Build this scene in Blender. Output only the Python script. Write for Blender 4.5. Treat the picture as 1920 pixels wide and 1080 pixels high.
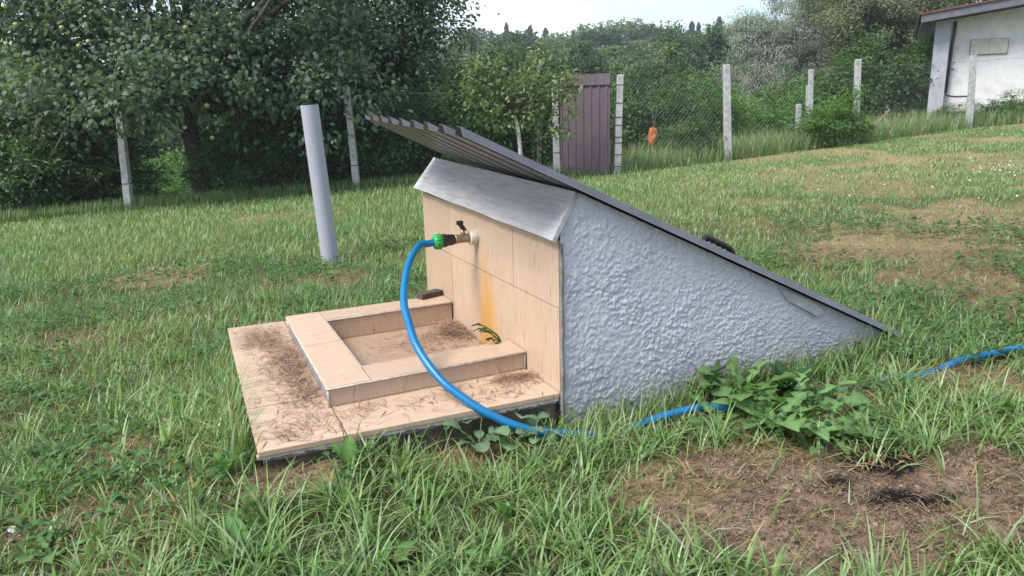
import bpy, bmesh, math, random
import numpy as np
from mathutils import Vector, Matrix
for o in list(bpy.data.objects): bpy.data.objects.remove(o)
random.seed(7); rng = np.random.default_rng(11)
scene = bpy.context.scene; col = scene.collection
# ------------------------------------------------------------------ camera
K = 0.75                                    # metres per fitted unit
EYE = 0.97
F = 1398.94; PITCH = math.radians(13.804); ROLL = math.radians(-1.504)
fw = np.array([0, math.cos(PITCH), -math.sin(PITCH)]); rt0 = np.array([1., 0, 0]); up0 = np.cross(rt0, fw)
rt = math.cos(ROLL)*rt0 + math.sin(ROLL)*up0; up = -math.sin(ROLL)*rt0 + math.cos(ROLL)*up0
CAM = np.array([0, 0, EYE])
cd = bpy.data.cameras.new('camera'); co = bpy.data.objects.new('camera', cd); col.objects.link(co)
cd.sensor_width = 36; cd.lens = F/1920*36; cd.clip_end = 2000; cd.clip_start = .05
co.matrix_world = Matrix(((rt[0], up[0], -fw[0], 0), (rt[1], up[1], -fw[1], 0), (rt[2], up[2], -fw[2], EYE), (0, 0, 0, 1)))
scene.camera = co
# ------------------------------------------------------------------ world, sun, exposure
SUN_EL, SUN_AZ = math.radians(52), math.radians(-124)      # azimuth from +Y towards +X
w = bpy.data.worlds.new('World'); scene.world = w; w.use_nodes = True
nt = w.node_tree; nt.nodes.clear()
wo = nt.nodes.new('ShaderNodeOutputWorld'); bg = nt.nodes.new('ShaderNodeBackground')
sky = nt.nodes.new('ShaderNodeTexSky'); sky.sky_type = 'NISHITA'; sky.sun_disc = False
sky.sun_elevation = SUN_EL; sky.sun_rotation = SUN_AZ; sky.air_density = 1.0; sky.dust_density = 1.2
tc = nt.nodes.new('ShaderNodeTexCoord'); mp = nt.nodes.new('ShaderNodeMapping'); mp.inputs['Scale'].default_value = (1, 1, 4.5)
cn = nt.nodes.new('ShaderNodeTexNoise'); cn.inputs['Scale'].default_value = 3.2; cn.inputs['Detail'].default_value = 7; cn.inputs['Roughness'].default_value = .55
cr = nt.nodes.new('ShaderNodeValToRGB'); cr.color_ramp.elements[0].position = .42; cr.color_ramp.elements[1].position = .66
cr.color_ramp.elements[0].color = (.06, .06, .06, 1); cr.color_ramp.elements[1].color = (.95, .95, .95, 1)
mx = nt.nodes.new('ShaderNodeMix'); mx.data_type = 'RGBA'; mx.inputs['B'].default_value = (5.9, 6.25, 6.7, 1)
nt.links.new(tc.outputs['Generated'], mp.inputs['Vector']); nt.links.new(mp.outputs['Vector'], cn.inputs['Vector'])
nt.links.new(cn.outputs['Fac'], cr.inputs['Fac']); nt.links.new(cr.outputs['Color'], mx.inputs['Factor'])
nt.links.new(sky.outputs['Color'], mx.inputs['A']); nt.links.new(mx.outputs['Result'], bg.inputs['Color'])
bg.inputs['Strength'].default_value = .10; nt.links.new(bg.outputs[0], wo.inputs[0])
sl = bpy.data.lights.new('sun', 'SUN'); sl.energy = 2.5; sl.angle = math.radians(25); sl.color = (1, .965, .91)
so = bpy.data.objects.new('sun', sl); col.objects.link(so)
sd = Vector((math.sin(SUN_AZ)*math.cos(SUN_EL), math.cos(SUN_AZ)*math.cos(SUN_EL), math.sin(SUN_EL)))
so.rotation_euler = sd.to_track_quat('Z', 'Y').to_euler(); so.location = (0, 0, 30)
vs = scene.view_settings; vs.view_transform = 'Standard'; vs.look = 'None'; vs.exposure = 1.25; vs.gamma = 1
# ------------------------------------------------------------------ helpers: noise, terrain, pixels
def _h(i, j, s):
    n = (i.astype(np.int64)*374761393 + j.astype(np.int64)*668265263 + s*974711) & 0x7fffffff
    n = ((n ^ (n >> 13))*1274126177) & 0x7fffffff
    return ((n ^ (n >> 16)) & 0xffff)/65535.
def vnoise(x, y, s=0):
    x = np.asarray(x, float); y = np.asarray(y, float)
    i = np.floor(x); j = np.floor(y); fx = x-i; fy = y-j; fx = fx*fx*(3-2*fx); fy = fy*fy*(3-2*fy)
    i = i.astype(np.int64); j = j.astype(np.int64)
    a = _h(i, j, s); b = _h(i+1, j, s); c = _h(i, j+1, s); d = _h(i+1, j+1, s)
    return (a*(1-fx)+b*fx)*(1-fy) + (c*(1-fx)+d*fx)*fy
def fbm(x, y, s=0, o=4):
    r = 0; a = .5; t = 0
    for k in range(o):
        r = r + a*vnoise(np.asarray(x)*2**k+17*k, np.asarray(y)*2**k-9*k, s+k); t += a; a *= .5
    return r/t
def sstep(a, b, x):
    t = np.clip((np.asarray(x, float)-a)/(b-a), 0, 1); return t*t*(3-2*t)
def base_z(x, y):
    x = np.asarray(x, float); y = np.asarray(y, float)
    dx = x-.1418; dy = y-2.1167; u = (-.40147*dx+.91587*dy)/.75; v = (.91587*dx+.40147*dy)/.75      # spring house frame
    return .04*(x-.2) - .016*(y-2.3) + .0015*np.maximum(x, 0)**2 + .085*np.exp(-((v+1.25)/.6)**2-((u-.25)/1.0)**2)
def pdir(px, py): return fw*F + rt*(px-960) - up*(py-540)
def G0(px, py):                                    # ground point on the lawn
    d = pdir(px, py); t = EYE/-d[2] if d[2] < 0 else .02
    for _ in range(60):
        P = CAM+t*d; g = base_z(P[0], P[1]); t *= 1 + .7*((EYE-g)/max(1e-6, (EYE-P[2]))-1)
    return CAM+t*d
def R(px, py, D):                                  # point at distance D in front
    d = pdir(px, py); return CAM + d*(D/d[1])
FENCE_PX = [(-330, 455), (243, 394), (670, 357), (1045, 330), (1157, 326), (1365, 301), (1603, 269), (1816, 241)]
FP = [G0(*q) for q in FENCE_PX]
fxs = np.array([q[0] for q in FP]); fys = np.array([q[1] for q in FP])
def fence_y(x): return np.interp(x, fxs, fys)
def terrain(x, y):
    x = np.asarray(x, float); y = np.asarray(y, float)
    z = base_z(np.clip(x, -25, 16), np.clip(y, -10, 26))
    t = y-fence_y(x)
    fac = 1-sstep(.38, .52, x/np.maximum(y, 1))
    drop = np.minimum(np.maximum(t-2.0, 0)*.13, 5.5)*fac
    hill = np.maximum(y-115, 0)*.05
    return z - drop + hill
# the spring house frame: x = away from the tiled front, y = along the front to the far side, z up from the slab
TH = math.radians(23.67)
HO = np.array([.18906*K, 2.82224*K, 0.0]); SLAB = .12
Vv = np.array([math.cos(TH), math.sin(TH), 0]); Uu = np.array([-math.sin(TH), math.cos(TH), 0])
def S(u, v, z): return HO + K*u*Uu + K*v*Vv + np.array([0, 0, SLAB+K*z])
def uv_of(x, y):
    dx = np.asarray(x)-HO[0]; dy = np.asarray(y)-HO[1]
    return (dx*Uu[0]+dy*Uu[1])/K, (dx*Vv[0]+dy*Vv[1])/K
def inside_house(x, y, m=0.0):
    u, v = uv_of(x, y)
    return ((u > -.02-m) & (u < 1.80+m) & (v > -.02-m) & (v < 1.98+m)) | ((u > .0-m) & (u < 1.66+m) & (v > -1.175-m) & (v < .1))
# ------------------------------------------------------------------ helpers: objects and materials
def link(o, parent=None):
    col.objects.link(o)
    if parent is not None: o.parent = parent
    return o
def tag(o, label=None, cat=None, group=None, kind=None):
    if label: o['label'] = label
    if cat: o['category'] = cat
    if group: o['group'] = group
    if kind: o['kind'] = kind
    return o
def empty(name, loc, rz=0, label=None, cat=None, group=None):
    o = bpy.data.objects.new(name, None); o.empty_display_size = .1; o.location = loc; o.rotation_euler = (0, 0, rz)
    return tag(link(o), label, cat, group)
def pymesh(name, vf, mat, smooth=False):
    me = bpy.data.meshes.new(name); me.from_pydata([tuple(map(float, q)) for q in vf[0]], [], vf[1]); me.materials.append(mat)
    if smooth: me.polygons.foreach_set('use_smooth', [True]*len(me.polygons))
    me.update(); return me
def obj(name, vf, mat, parent=None, smooth=False, bevel=0):
    o = bpy.data.objects.new(name, pymesh(name, vf, mat, smooth))
    if bevel:
        b = o.modifiers.new('b', 'BEVEL'); b.width = bevel; b.segments = 2; b.limit_method = 'ANGLE'
    return link(o, parent)
def npmesh(name, V, T, mat, colors=None, smooth=False):
    me = bpy.data.meshes.new(name); T = np.asarray(T, np.int32); n = T.shape[1]
    me.vertices.add(len(V)); me.vertices.foreach_set('co', np.asarray(V, np.float32).ravel())
    me.loops.add(T.size); me.loops.foreach_set('vertex_index', T.ravel())
    me.polygons.add(len(T)); me.polygons.foreach_set('loop_start', np.arange(0, T.size, n, dtype=np.int32))
    me.polygons.foreach_set('loop_total', np.full(len(T), n, np.int32))
    if smooth: me.polygons.foreach_set('use_smooth', np.ones(len(T), bool))
    if colors is not None:
        a = me.color_attributes.new('col', 'FLOAT_COLOR', 'POINT')
        c = np.ones((len(V), 4), np.float32); c[:, :3] = colors; a.data.foreach_set('color', c.ravel())
    me.materials.append(mat); me.update(calc_edges=True); me.validate(); return me
def nobj(name, V, T, mat, parent=None, colors=None, smooth=False):
    return link(bpy.data.objects.new(name, npmesh(name, V, T, mat, colors, smooth)), parent)
def merge(*parts):
    V = []; Fc = []
    for v, f in parts:
        o = len(V); V += list(v); Fc += [tuple(i+o for i in q) for q in f]
    return V, Fc
def hexa(a, b):                                    # a, b: two quads (bottom, top), same order
    return list(a)+list(b), [(3, 2, 1, 0), (4, 5, 6, 7), (0, 1, 5, 4), (1, 2, 6, 5), (2, 3, 7, 6), (3, 0, 4, 7)]
def box(x0, x1, y0, y1, z0, z1):
    return hexa([(x0, y0, z0), (x1, y0, z0), (x1, y1, z0), (x0, y1, z0)], [(x0, y0, z1), (x1, y0, z1), (x1, y1, z1), (x0, y1, z1)])
def slab_quad(q, z0, z1): return hexa([(x, y, z0) for x, y in q], [(x, y, z1) for x, y in q])
def frame_at(d):
    d = np.asarray(d, float); d = d/np.linalg.norm(d); a = np.array([0, 0, 1.]) if abs(d[2]) < .9 else np.array([1., 0, 0])
    s = np.cross(d, a); s /= np.linalg.norm(s); return s, np.cross(s, d)
def tube(pts, rad, n=8, cap=True):
    pts = [np.asarray(q, float) for q in pts]; m = len(pts)
    if np.isscalar(rad): rad = [rad]*m
    V = []; Fc = []; s0 = None
    for i, q in enumerate(pts):
        d = pts[min(i+1, m-1)]-pts[max(i-1, 0)]; d = d/(np.linalg.norm(d)+1e-9)
        if s0 is None: s, t = frame_at(d)
        else:
            s = s0 - d*(s0@d); s /= np.linalg.norm(s)+1e-9; t = np.cross(s, d)
        s0 = s
        for k in range(n):
            a = 2*math.pi*k/n; V.append(q+rad[i]*(math.cos(a)*s+math.sin(a)*t))
    for i in range(m-1):
        for k in range(n): Fc.append((i*n+k, i*n+(k+1) % n, (i+1)*n+(k+1) % n, (i+1)*n+k))
    if cap: Fc += [tuple(range(n-1, -1, -1)), tuple((m-1)*n+k for k in range(n))]
    return V, Fc
def catmull(P, k=8):
    P = [np.asarray(q, float) for q in P]; P = [2*P[0]-P[1]]+P+[2*P[-1]-P[-2]]; out = []
    for i in range(1, len(P)-2):
        for j in range(k):
            t = j/k; out.append(.5*((2*P[i])+(P[i+1]-P[i-1])*t+(2*P[i-1]-5*P[i]+4*P[i+1]-P[i+2])*t*t+(3*P[i]-P[i-1]-3*P[i+1]+P[i+2])*t**3))
    out.append(P[-2]); return out

def M(name): 
    m = bpy.data.materials.new(name); m.use_nodes = True; t = m.node_tree
    return m, t, t.nodes['Principled BSDF']
def noise(t, scale, detail=6, rough=.6, vec=None, coord='Object', sc=(1, 1, 1), dist=0):
    n = t.nodes.new('ShaderNodeTexNoise'); n.inputs['Scale'].default_value = scale; n.inputs['Detail'].default_value = detail
    n.inputs['Roughness'].default_value = rough; n.inputs['Distortion'].default_value = dist
    c = t.nodes.new('ShaderNodeTexCoord'); m = t.nodes.new('ShaderNodeMapping'); m.inputs['Scale'].default_value = sc
    t.links.new(c.outputs[coord], m.inputs['Vector']); t.links.new(m.outputs[0], n.inputs['Vector']); return n.outputs['Fac']
def ramp(t, fac, stops):
    r = t.nodes.new('ShaderNodeValToRGB'); e = r.color_ramp.elements
    e[0].position, e[0].color = stops[0][0], (*stops[0][1], 1); e[1].position, e[1].color = stops[-1][0], (*stops[-1][1], 1)
    for p, c in stops[1:-1]:
        k = e.new(p); k.color = (*c, 1)
    t.links.new(fac, r.inputs['Fac']); return r.outputs['Color']
def mixc(t, fac, a, b, mode='MIX'):
    m = t.nodes.new('ShaderNodeMix'); m.data_type = 'RGBA'; m.blend_type = mode
    for s, v in (('Factor', fac), ('A', a), ('B', b)):
        if hasattr(v, 'links'): t.links.new(v, m.inputs[s])
        else: m.inputs[s].default_value = v if s == 'Factor' else (*v, 1)
    return m.outputs['Result']
def math_(t, op, a, b=0.0, c=0.0):
    m = t.nodes.new('ShaderNodeMath'); m.operation = op
    for i, v in enumerate((a, b, c)):
        if hasattr(v, 'links'): t.links.new(v, m.inputs[i])
        else: m.inputs[i].default_value = v
    return m.outputs[0]
def bump(t, b, h, strength=.4, dist=.01):
    n = t.nodes.new('ShaderNodeBump'); n.inputs['Strength'].default_value = strength; n.inputs['Distance'].default_value = dist
    t.links.new(h, n.inputs['Height']); t.links.new(n.outputs[0], b.inputs['Normal'])
def sep_obj(t):
    c = t.nodes.new('ShaderNodeTexCoord'); s = t.nodes.new('ShaderNodeSeparateXYZ'); t.links.new(c.outputs['Object'], s.inputs[0]); return s.outputs
def mat_noise(name, stops, scale=8, rough=.8, bs=.4, bd=.005, bscale=None, sc=(1, 1, 1), metallic=0, detail=6):
    m, t, b = M(name); f = noise(t, scale, detail, sc=sc)
    t.links.new(ramp(t, f, stops), b.inputs['Base Color']); b.inputs['Roughness'].default_value = rough; b.inputs['Metallic'].default_value = metallic
    if bs: bump(t, b, noise(t, bscale or scale*4, 6, sc=sc), bs, bd)
    return m
def mat_leaf(name, trans=.35, rough=.5, tint=(1, 1, 1), spec=.35, vary=None):
    m, t, b = M(name); a = t.nodes.new('ShaderNodeAttribute'); a.attribute_name = 'col'
    c = mixc(t, 1.0, a.outputs['Color'], tint, 'MULTIPLY')
    if vary:
        oi = t.nodes.new('ShaderNodeObjectInfo'); a0, a1 = vary
        c = mixc(t, 1.0, c, ramp(t, oi.outputs['Random'], [(0, (a0, a0, a0*1.08)), (.5, (1, 1, .95)), (1, (a1, a1*.97, a1*.85))]), 'MULTIPLY')
    t.links.new(c, b.inputs['Base Color']); b.inputs['Roughness'].default_value = rough; b.inputs['Specular IOR Level'].default_value = spec
    tr = t.nodes.new('ShaderNodeBsdfTranslucent'); ct = mixc(t, 1.0, c, (1.25, 1.3, .6), 'MULTIPLY'); t.links.new(ct, tr.inputs['Color'])
    ms = t.nodes.new('ShaderNodeMixShader'); ms.inputs[0].default_value = trans
    t.links.new(b.outputs[0], ms.inputs[1]); t.links.new(tr.outputs[0], ms.inputs[2])
    t.links.new(ms.outputs[0], t.nodes['Material Output'].inputs['Surface']); return m
MAT = {}
MAT['leaf'] = mat_leaf('leaf', .4, .5, spec=.3); MAT['grass'] = mat_leaf('grass', .3, .45)
MAT['forest'] = mat_leaf('leaf_forest', .35, .6, spec=.2, vary=(.62, 1.35))
MAT['bark'] = mat_noise('bark', [(.3, (.025, .02, .016)), (.7, (.09, .075, .06))], 14, .95, .8, .01, sc=(1, 1, .3))
MAT['pale_bark'] = mat_noise('pale_bark', [(.3, (.12, .1, .08)), (.7, (.26, .22, .18))], 20, .95, .5, .003)
MAT['white_bark'] = mat_noise('white_bark', [(.35, (.25, .24, .22)), (.6, (.62, .61, .58))], 20, .95, .4, .003)
MAT['concrete'] = mat_noise('post_concrete', [(.25, (.2, .2, .2)), (.5, (.36, .36, .365)), (.75, (.5, .5, .51))], 16, .92, .6, .004, 70)
MAT['foundation'] = mat_noise('rough_concrete', [(.3, (.04, .032, .025)), (.7, (.14, .11, .085))], 18, .95, .9, .012, 50)
MAT['wire'] = mat_noise('wire', [(.3, (.16, .165, .17)), (.7, (.26, .265, .27))], 30, .5, 0, metallic=.6)
MAT['tie'] = mat_noise('tie', [(.3, (.03, .03, .03)), (.7, (.07, .06, .06))], 30, .7, 0)
# tile: peach travertine-look ceramic
def tile_mat(name, stain=False, up=False, dirt=.5):
    m, t, b = M(name)
    sc = (14, 14, 1.3) if not up else (2, 9, 9)
    f = noise(t, 9, 7, .65, sc=sc)
    c = ramp(t, f, [(.25, (.41, .285, .195)), (.5, (.47, .335, .24)), (.75, (.52, .39, .30))])
    f2 = noise(t, 2.2, 4, .6)
    c = mixc(t, math_(t, 'MULTIPLY', f2, .35), c, (.52, .405, .315))
    pit = noise(t, 26, 3, .5, sc=((3, 3, .55) if not up else (.6, 2, 2)))
    pm = ramp(t, pit, [(.63, (0, 0, 0)), (.70, (1, 1, 1))])
    c = mixc(t, math_(t, 'MULTIPLY', pm, .3 if up else .45), c, (.19, .115, .07))
    d = noise(t, 5, 8, .7); dm = ramp(t, d, [(.55, (0, 0, 0)), (.8, (1, 1, 1))])
    c = mixc(t, math_(t, 'MULTIPLY', dm if dirt <= .5 else ramp(t, d, [(.3, (.25, .25, .25)), (.65, (1, 1, 1))]), dirt), c, (.34, .24, .17) if dirt <= .5 else (.27, .185, .125))
    if stain:                                       # rust run under the tap
        s = sep_obj(t); wob = noise(t, 7, 3)
        yy = math_(t, 'ADD', s[1], math_(t, 'MULTIPLY', math_(t, 'SUBTRACT', wob, .5), .07))
        yc = math_(t, 'MULTIPLY_ADD', s[2], .09, .565)
        dist = math_(t, 'ABSOLUTE', math_(t, 'SUBTRACT', yy, yc))
        wd = math_(t, 'MULTIPLY_ADD', math_(t, 'SUBTRACT', .40, s[2]), .28, .04)
        k = math_(t, 'SUBTRACT', 1.0, math_(t, 'DIVIDE', dist, wd)); k = math_(t, 'MAXIMUM', k, 0.0)
        top = t.nodes.new('ShaderNodeMapRange'); top.inputs['From Min'].default_value = .39; top.inputs['From Max'].default_value = .27
        t.links.new(s[2], top.inputs['Value'])
        low = t.nodes.new('ShaderNodeMapRange'); low.inputs['From Min'].default_value = .35; low.inputs['From Max'].default_value = .0
        low.inputs['To Min'].default_value = .35; low.inputs['To Max'].default_value = 1.5; t.links.new(s[2], low.inputs['Value'])
        k = math_(t, 'MULTIPLY', math_(t, 'MULTIPLY', k, top.outputs[0]), low.outputs[0])
        k = math_(t, 'MINIMUM', math_(t, 'MULTIPLY', k, math_(t, 'ADD', noise(t, 16, 6, .7, sc=(1, 3, .6)), .4)), .85)
        c = mixc(t, k, c, (.50, .245, .045))
    oi = t.nodes.new('ShaderNodeObjectInfo'); c = mixc(t, 1.0, c, ramp(t, oi.outputs['Random'], [(0, (.9, .89, .88)), (1, (1.07, 1.07, 1.07))]), 'MULTIPLY')
    t.links.new(c, b.inputs['Base Color']); b.inputs['Roughness'].default_value = .42
    b.inputs['Specular IOR Level'].default_value = .35
    bump(t, b, pit, .12, .002); return m
MAT['tile_wall'] = tile_mat('wall_tile', True); MAT['tile_flat'] = tile_mat('flat_tile', False, True)
MAT['tile_dirty'] = tile_mat('basin_tile', False, True, .8)
MAT['grout'] = mat_noise('grout', [(.3, (.13, .11, .10)), (.7, (.3, .27, .25))], 30, .95, .5, .002)
MAT['edge'] = mat_noise('tile_edge', [(.3, (.25, .22, .2)), (.6, (.46, .42, .39))], 40, .8, .5, .003)
# plaster
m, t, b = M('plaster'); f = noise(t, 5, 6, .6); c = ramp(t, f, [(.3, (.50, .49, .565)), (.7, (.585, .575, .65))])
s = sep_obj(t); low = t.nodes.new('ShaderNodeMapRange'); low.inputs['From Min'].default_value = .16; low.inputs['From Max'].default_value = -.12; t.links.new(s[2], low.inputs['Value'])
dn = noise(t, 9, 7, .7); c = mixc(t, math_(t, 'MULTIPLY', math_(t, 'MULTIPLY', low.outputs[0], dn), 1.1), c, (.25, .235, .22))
t.links.new(c, b.inputs['Base Color']); b.inputs['Roughness'].default_value = .9; b.inputs['Specular IOR Level'].default_value = .15
v = t.nodes.new('ShaderNodeTexVoronoi'); v.inputs['Scale'].default_value = 95; tcn = t.nodes.new('ShaderNodeTexCoord'); t.links.new(tcn.outputs['Object'], v.inputs['Vector'])
bump(t, b, math_(t, 'ADD', noise(t, 120, 5, .65, dist=1.5), math_(t, 'MULTIPLY', v.outputs['Distance'], .5)), .4, .006); MAT['plaster'] = m
MAT['bare_plaster'] = mat_noise('bare_plaster', [(.3, (.36, .36, .38)), (.7, (.52, .52, .54))], 30, .9, .6, .004)
m, t, b = M('whitewashed_board'); f = noise(t, 5, 8, .7, sc=(3, 1, 3)); c = ramp(t, f, [(.25, (.34, .325, .32)), (.42, (.43, .425, .435)), (.7, (.49, .485, .50))])
f2 = noise(t, 3.2, 5, .6); c = mixc(t, ramp(t, f2, [(.58, (0, 0, 0)), (.75, (.5, .5, .5))]), c, (.47, .39, .30))
t.links.new(c, b.inputs['Base Color']); b.inputs['Roughness'].default_value = .9; b.inputs['Specular IOR Level'].default_value = .15
gr = noise(t, 7, 8, .75, sc=(14, 1.0, 14)); c = mixc(t, 1.0, c, ramp(t, gr, [(.33, (.72, .70, .68)), (.5, (1, 1, 1)), (.7, (1.06, 1.06, 1.06))]), 'MULTIPLY')
t.links.new(c, b.inputs['Base Color']); bump(t, b, gr, .8, .006); MAT['board'] = m
m, t, b = M('roof_paint'); f = noise(t, 6, 5); t.links.new(ramp(t, f, [(.3, (.075, .075, .09)), (.7, (.115, .115, .135))]), b.inputs['Base Color'])
b.inputs['Roughness'].default_value = .34; b.inputs['Specular IOR Level'].default_value = .5; MAT['roof'] = m
MAT['hose'] = mat_noise('hose_blue', [(.3, (.0, .115, .28)), (.7, (.003, .155, .35))], 10, .38, .15, .001, 60)
MAT['black'] = mat_noise('black_plastic', [(.3, (.01, .01, .011)), (.7, (.022, .022, .024))], 30, .45, .2, .001)
MAT['green_plastic'] = mat_noise('green_plastic', [(.3, (.01, .26, .05)), (.7, (.02, .36, .08))], 30, .4, .1, .001)
MAT['brass'] = mat_noise('worn_brass', [(.3, (.2, .15, .1)), (.7, (.42, .33, .24))], 40, .45, .3, .001, metallic=.7)
MAT['zinc'] = mat_noise('tap_collar_white', [(.3, (.42, .38, .33)), (.7, (.68, .63, .56))], 60, .5, .5, .001)
MAT['pvc'] = mat_noise('grey_pvc', [(.3, (.315, .32, .375)), (.7, (.365, .37, .425))], 4, .42, .1, .002, 20, sc=(1, 1, .2))
MAT['gate'] = mat_noise('gate_paint', [(.3, (.085, .062, .078)), (.7, (.125, .095, .115))], 6, .55, .2, .002, sc=(3, 3, .4))
MAT['wood'] = mat_noise('dark_wood', [(.3, (.035, .025, .022)), (.7, (.1, .07, .06))], 30, .9, .6, .004, sc=(1, 4, 4))
MAT['stake'] = mat_noise('stake_wood', [(.3, (.12, .085, .06)), (.7, (.26, .2, .15))], 20, .9, .5, .003, sc=(4, 4, 1))
MAT['rope'] = mat_noise('black_rope', [(.3, (.008, .008, .008)), (.7, (.025, .025, .025))], 60, .8, .5, .002)
MAT['render'] = mat_noise('white_render', [(.25, (.5, .49, .5)), (.5, (.62, .61, .62)), (.75, (.68, .67, .69))], 5, .9, .7, .012, 30)
MAT['pilaster'] = mat_noise('grey_pilaster', [(.3, (.30, .31, .36)), (.7, (.38, .39, .44))], 8, .85, .4, .006)
MAT['fascia'] = mat_noise('fascia_grey', [(.3, (.08, .08, .1)), (.7, (.13, .13, .16))], 6, .6, 0)
MAT['rooftop'] = mat_noise('roof_red', [(.3, (.10, .035, .03)), (.7, (.16, .06, .05))], 10, .7, .3, .01)
MAT['rag'] = mat_noise('orange_cloth', [(.3, (.28, .06, .015)), (.55, (.5, .14, .04)), (.75, (.7, .5, .4))], 9, .8, .4, .01)
MAT['paper'] = mat_noise('paper', [(.3, (.5, .5, .54)), (.7, (.78, .78, .82))], 30, .5, .3, .004)
MAT['apple'] = mat_noise('apple_skin', [(.3, (.22, .26, .06)), (.7, (.36, .34, .12))], 6, .4, 0)
MAT['litter'] = mat_leaf('dry_litter', .1, .8, spec=.2)
m, t, b = M('glass_block'); f = noise(t, 12, 3); t.links.new(ramp(t, f, [(.3, (.36, .34, .29)), (.7, (.48, .46, .40))]), b.inputs['Base Color']); b.inputs['Roughness'].default_value = .25; MAT['glassblock'] = m
MAT['flower'] = mat_noise('petal_white', [(.3, (.6, .6, .58)), (.7, (.8, .8, .78))], 30, .7, 0)
# ------------------------------------------------------------------ patches of bare soil and dry grass
SOIL = [(1600, 1010, 280, 70, .85), (1850, 1000, 180, 70, .8), (1500, 890, 110, 35, .75), (1680, 935, 250, 75, 1), (1860, 880, 130, 55, .9), (1440, 1000, 170, 70, 1), (1900, 960, 170, 90, 1), (1620, 1050, 240, 60, .8), (1340, 875, 75, 32, .8),
        (150, 975, 110, 26, .8), (200, 1066, 90, 22, .75), (20, 1015, 60, 45, .85), (520, 905, 60, 20, .6), (880, 850, 70, 22, .5), (1255, 965, 40, 26, .7)]
CHAR = [(1640, 862, 85, 26), (1720, 925, 100, 22), (1580, 900, 50, 16)]
DRY = [(540, 900, 95, 35, 1), (870, 855, 110, 34, .9), (1260, 960, 55, 30, .9), (1740, 465, 280, 65, .75), (1560, 468, 130, 26, .9), (1870, 540, 140, 60, .8), (1620, 345, 190, 26, .6),
       (1800, 400, 190, 34, .8), (1480, 330, 120, 14, .5), (285, 522, 80, 20, .8), (215, 850, 60, 28, .8), (520, 410, 120, 10, .5), (600, 520, 70, 16, .8), (1450, 770, 200, 40, .6),
       (1830, 720, 90, 40, .7), (1480, 900, 380, 60, .7), (250, 960, 260, 50, .25), (120, 640, 60, 20, .4), (1900, 300, 150, 15, .5)]
def _pp(L):
    out = []
    for q in L:
        c = G0(q[0], q[1]); ex = abs(G0(q[0]+q[2], q[1])[0]-c[0]); ey = .5*abs(G0(q[0], q[1]-q[3])[1]-G0(q[0], q[1]+q[3])[1])
        out.append((c[0], c[1], ex, ey, q[4] if len(q) > 4 else 1))
    return out
CLEAR = [(1450, 795, 130, 40), (1395, 765, 70, 30), (1545, 820, 80, 25), (1275, 796, 60, 13), (1860, 684, 60, 13), (650, 912, 60, 28), (840, 825, 110, 30), (905, 865, 70, 25), (975, 840, 60, 25), (815, 950, 45, 22), (950, 985, 45, 22), (100, 1050, 70, 30)]
CLEARW = _pp(CLEAR); SOILW, CHARW, DRYW = _pp(SOIL), _pp(CHAR), _pp(DRY)
def pmask(L, x, y, wob=.7, fr=4, s=3):
    n = (fbm(x*fr, y*fr, s, 4)-.5)*2; r = np.zeros(np.shape(x))
    for cx, cy, ex, ey, a in L:
        d = np.sqrt(((x-cx)/ex)**2+((y-cy)/ey)**2) + n*wob
        r = np.maximum(r, a*(1-sstep(.75, 1.15, d)))
    return r
def soil_m(x, y): return pmask(SOILW, x, y, 1.1, 3.2)
def dry_m(x, y):
    r = pmask(DRYW, x, y, .9, 3, 9)
    right = sstep(.5, 4, np.asarray(x))*sstep(2.5, 4, np.asarray(y))
    n = fbm(x*1.3, y*1.3, 21, 4); n2 = fbm(x*4+5, y*4, 33, 3)
    return np.maximum(r, np.clip(sstep(.52, .66, n)*(.08+.72*right) + sstep(.6, .75, n2)*(.18+.3*right), 0, 1))
# ------------------------------------------------------------------ ground
def axis(lo, hi, c0, c1, fine, grow=1.09):
    a = list(np.arange(c0, c1, fine)); s = fine
    while a[-1] < hi: s *= grow; a.append(a[-1]+s)
    s = fine
    while a[0] > lo: s *= grow; a.insert(0, a[0]-s)
    return np.array(a)
gx = axis(-250, 250, -2.2, 3.0, .022, 1.085); gy = axis(-60, 260, .9, 4.4, .022, 1.075)
X, Y = np.meshgrid(gx, gy); Z = terrain(X, Y)
near = 1-sstep(4, 14, np.hypot(X, Y))
sm = soil_m(X, Y); dm = dry_m(X, Y); cm = pmask(CHARW, X, Y, .8, 6, 40)
Z = Z + near*((fbm(X*2.2, Y*2.2, 5, 3)-.5)*.035 + sm*((fbm(X*16, Y*16, 6, 4)-.5)*.05) + (fbm(X*11, Y*11, 8, 3)-.5)*.018)
Z = np.where(inside_house(X, Y, -.03), -.07+0*Z, Z)
n1 = fbm(X*9, Y*9, 2, 4)[..., None]; n2 = fbm(X*33, Y*33, 4, 3)[..., None]
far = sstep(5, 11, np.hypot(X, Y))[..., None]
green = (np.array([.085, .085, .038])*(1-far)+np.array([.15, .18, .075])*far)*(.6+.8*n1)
straw = np.array([.30, .215, .12])*(.55+.9*n2)
soil = (np.array([.175, .122, .092])*(.35+.9*n1)+np.array([.31, .22, .155])*np.clip(n2-.40, 0, 1)*2.0)
C = green*(1-dm[..., None]*.85)+straw*dm[..., None]*.85
C = C*(1-sm[..., None])+soil*sm[..., None]; C = C*(1-.97*cm[..., None])+np.array([.010, .009, .009])*.97*cm[..., None]
ny, nx = X.shape; I = np.arange(nx*ny).reshape(ny, nx)
Q = np.stack([I[:-1, :-1], I[:-1, 1:], I[1:, 1:], I[1:, :-1]], -1).reshape(-1, 4)
m, t, b = M('ground'); a = t.nodes.new('ShaderNodeAttribute'); a.attribute_name = 'col'
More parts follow.
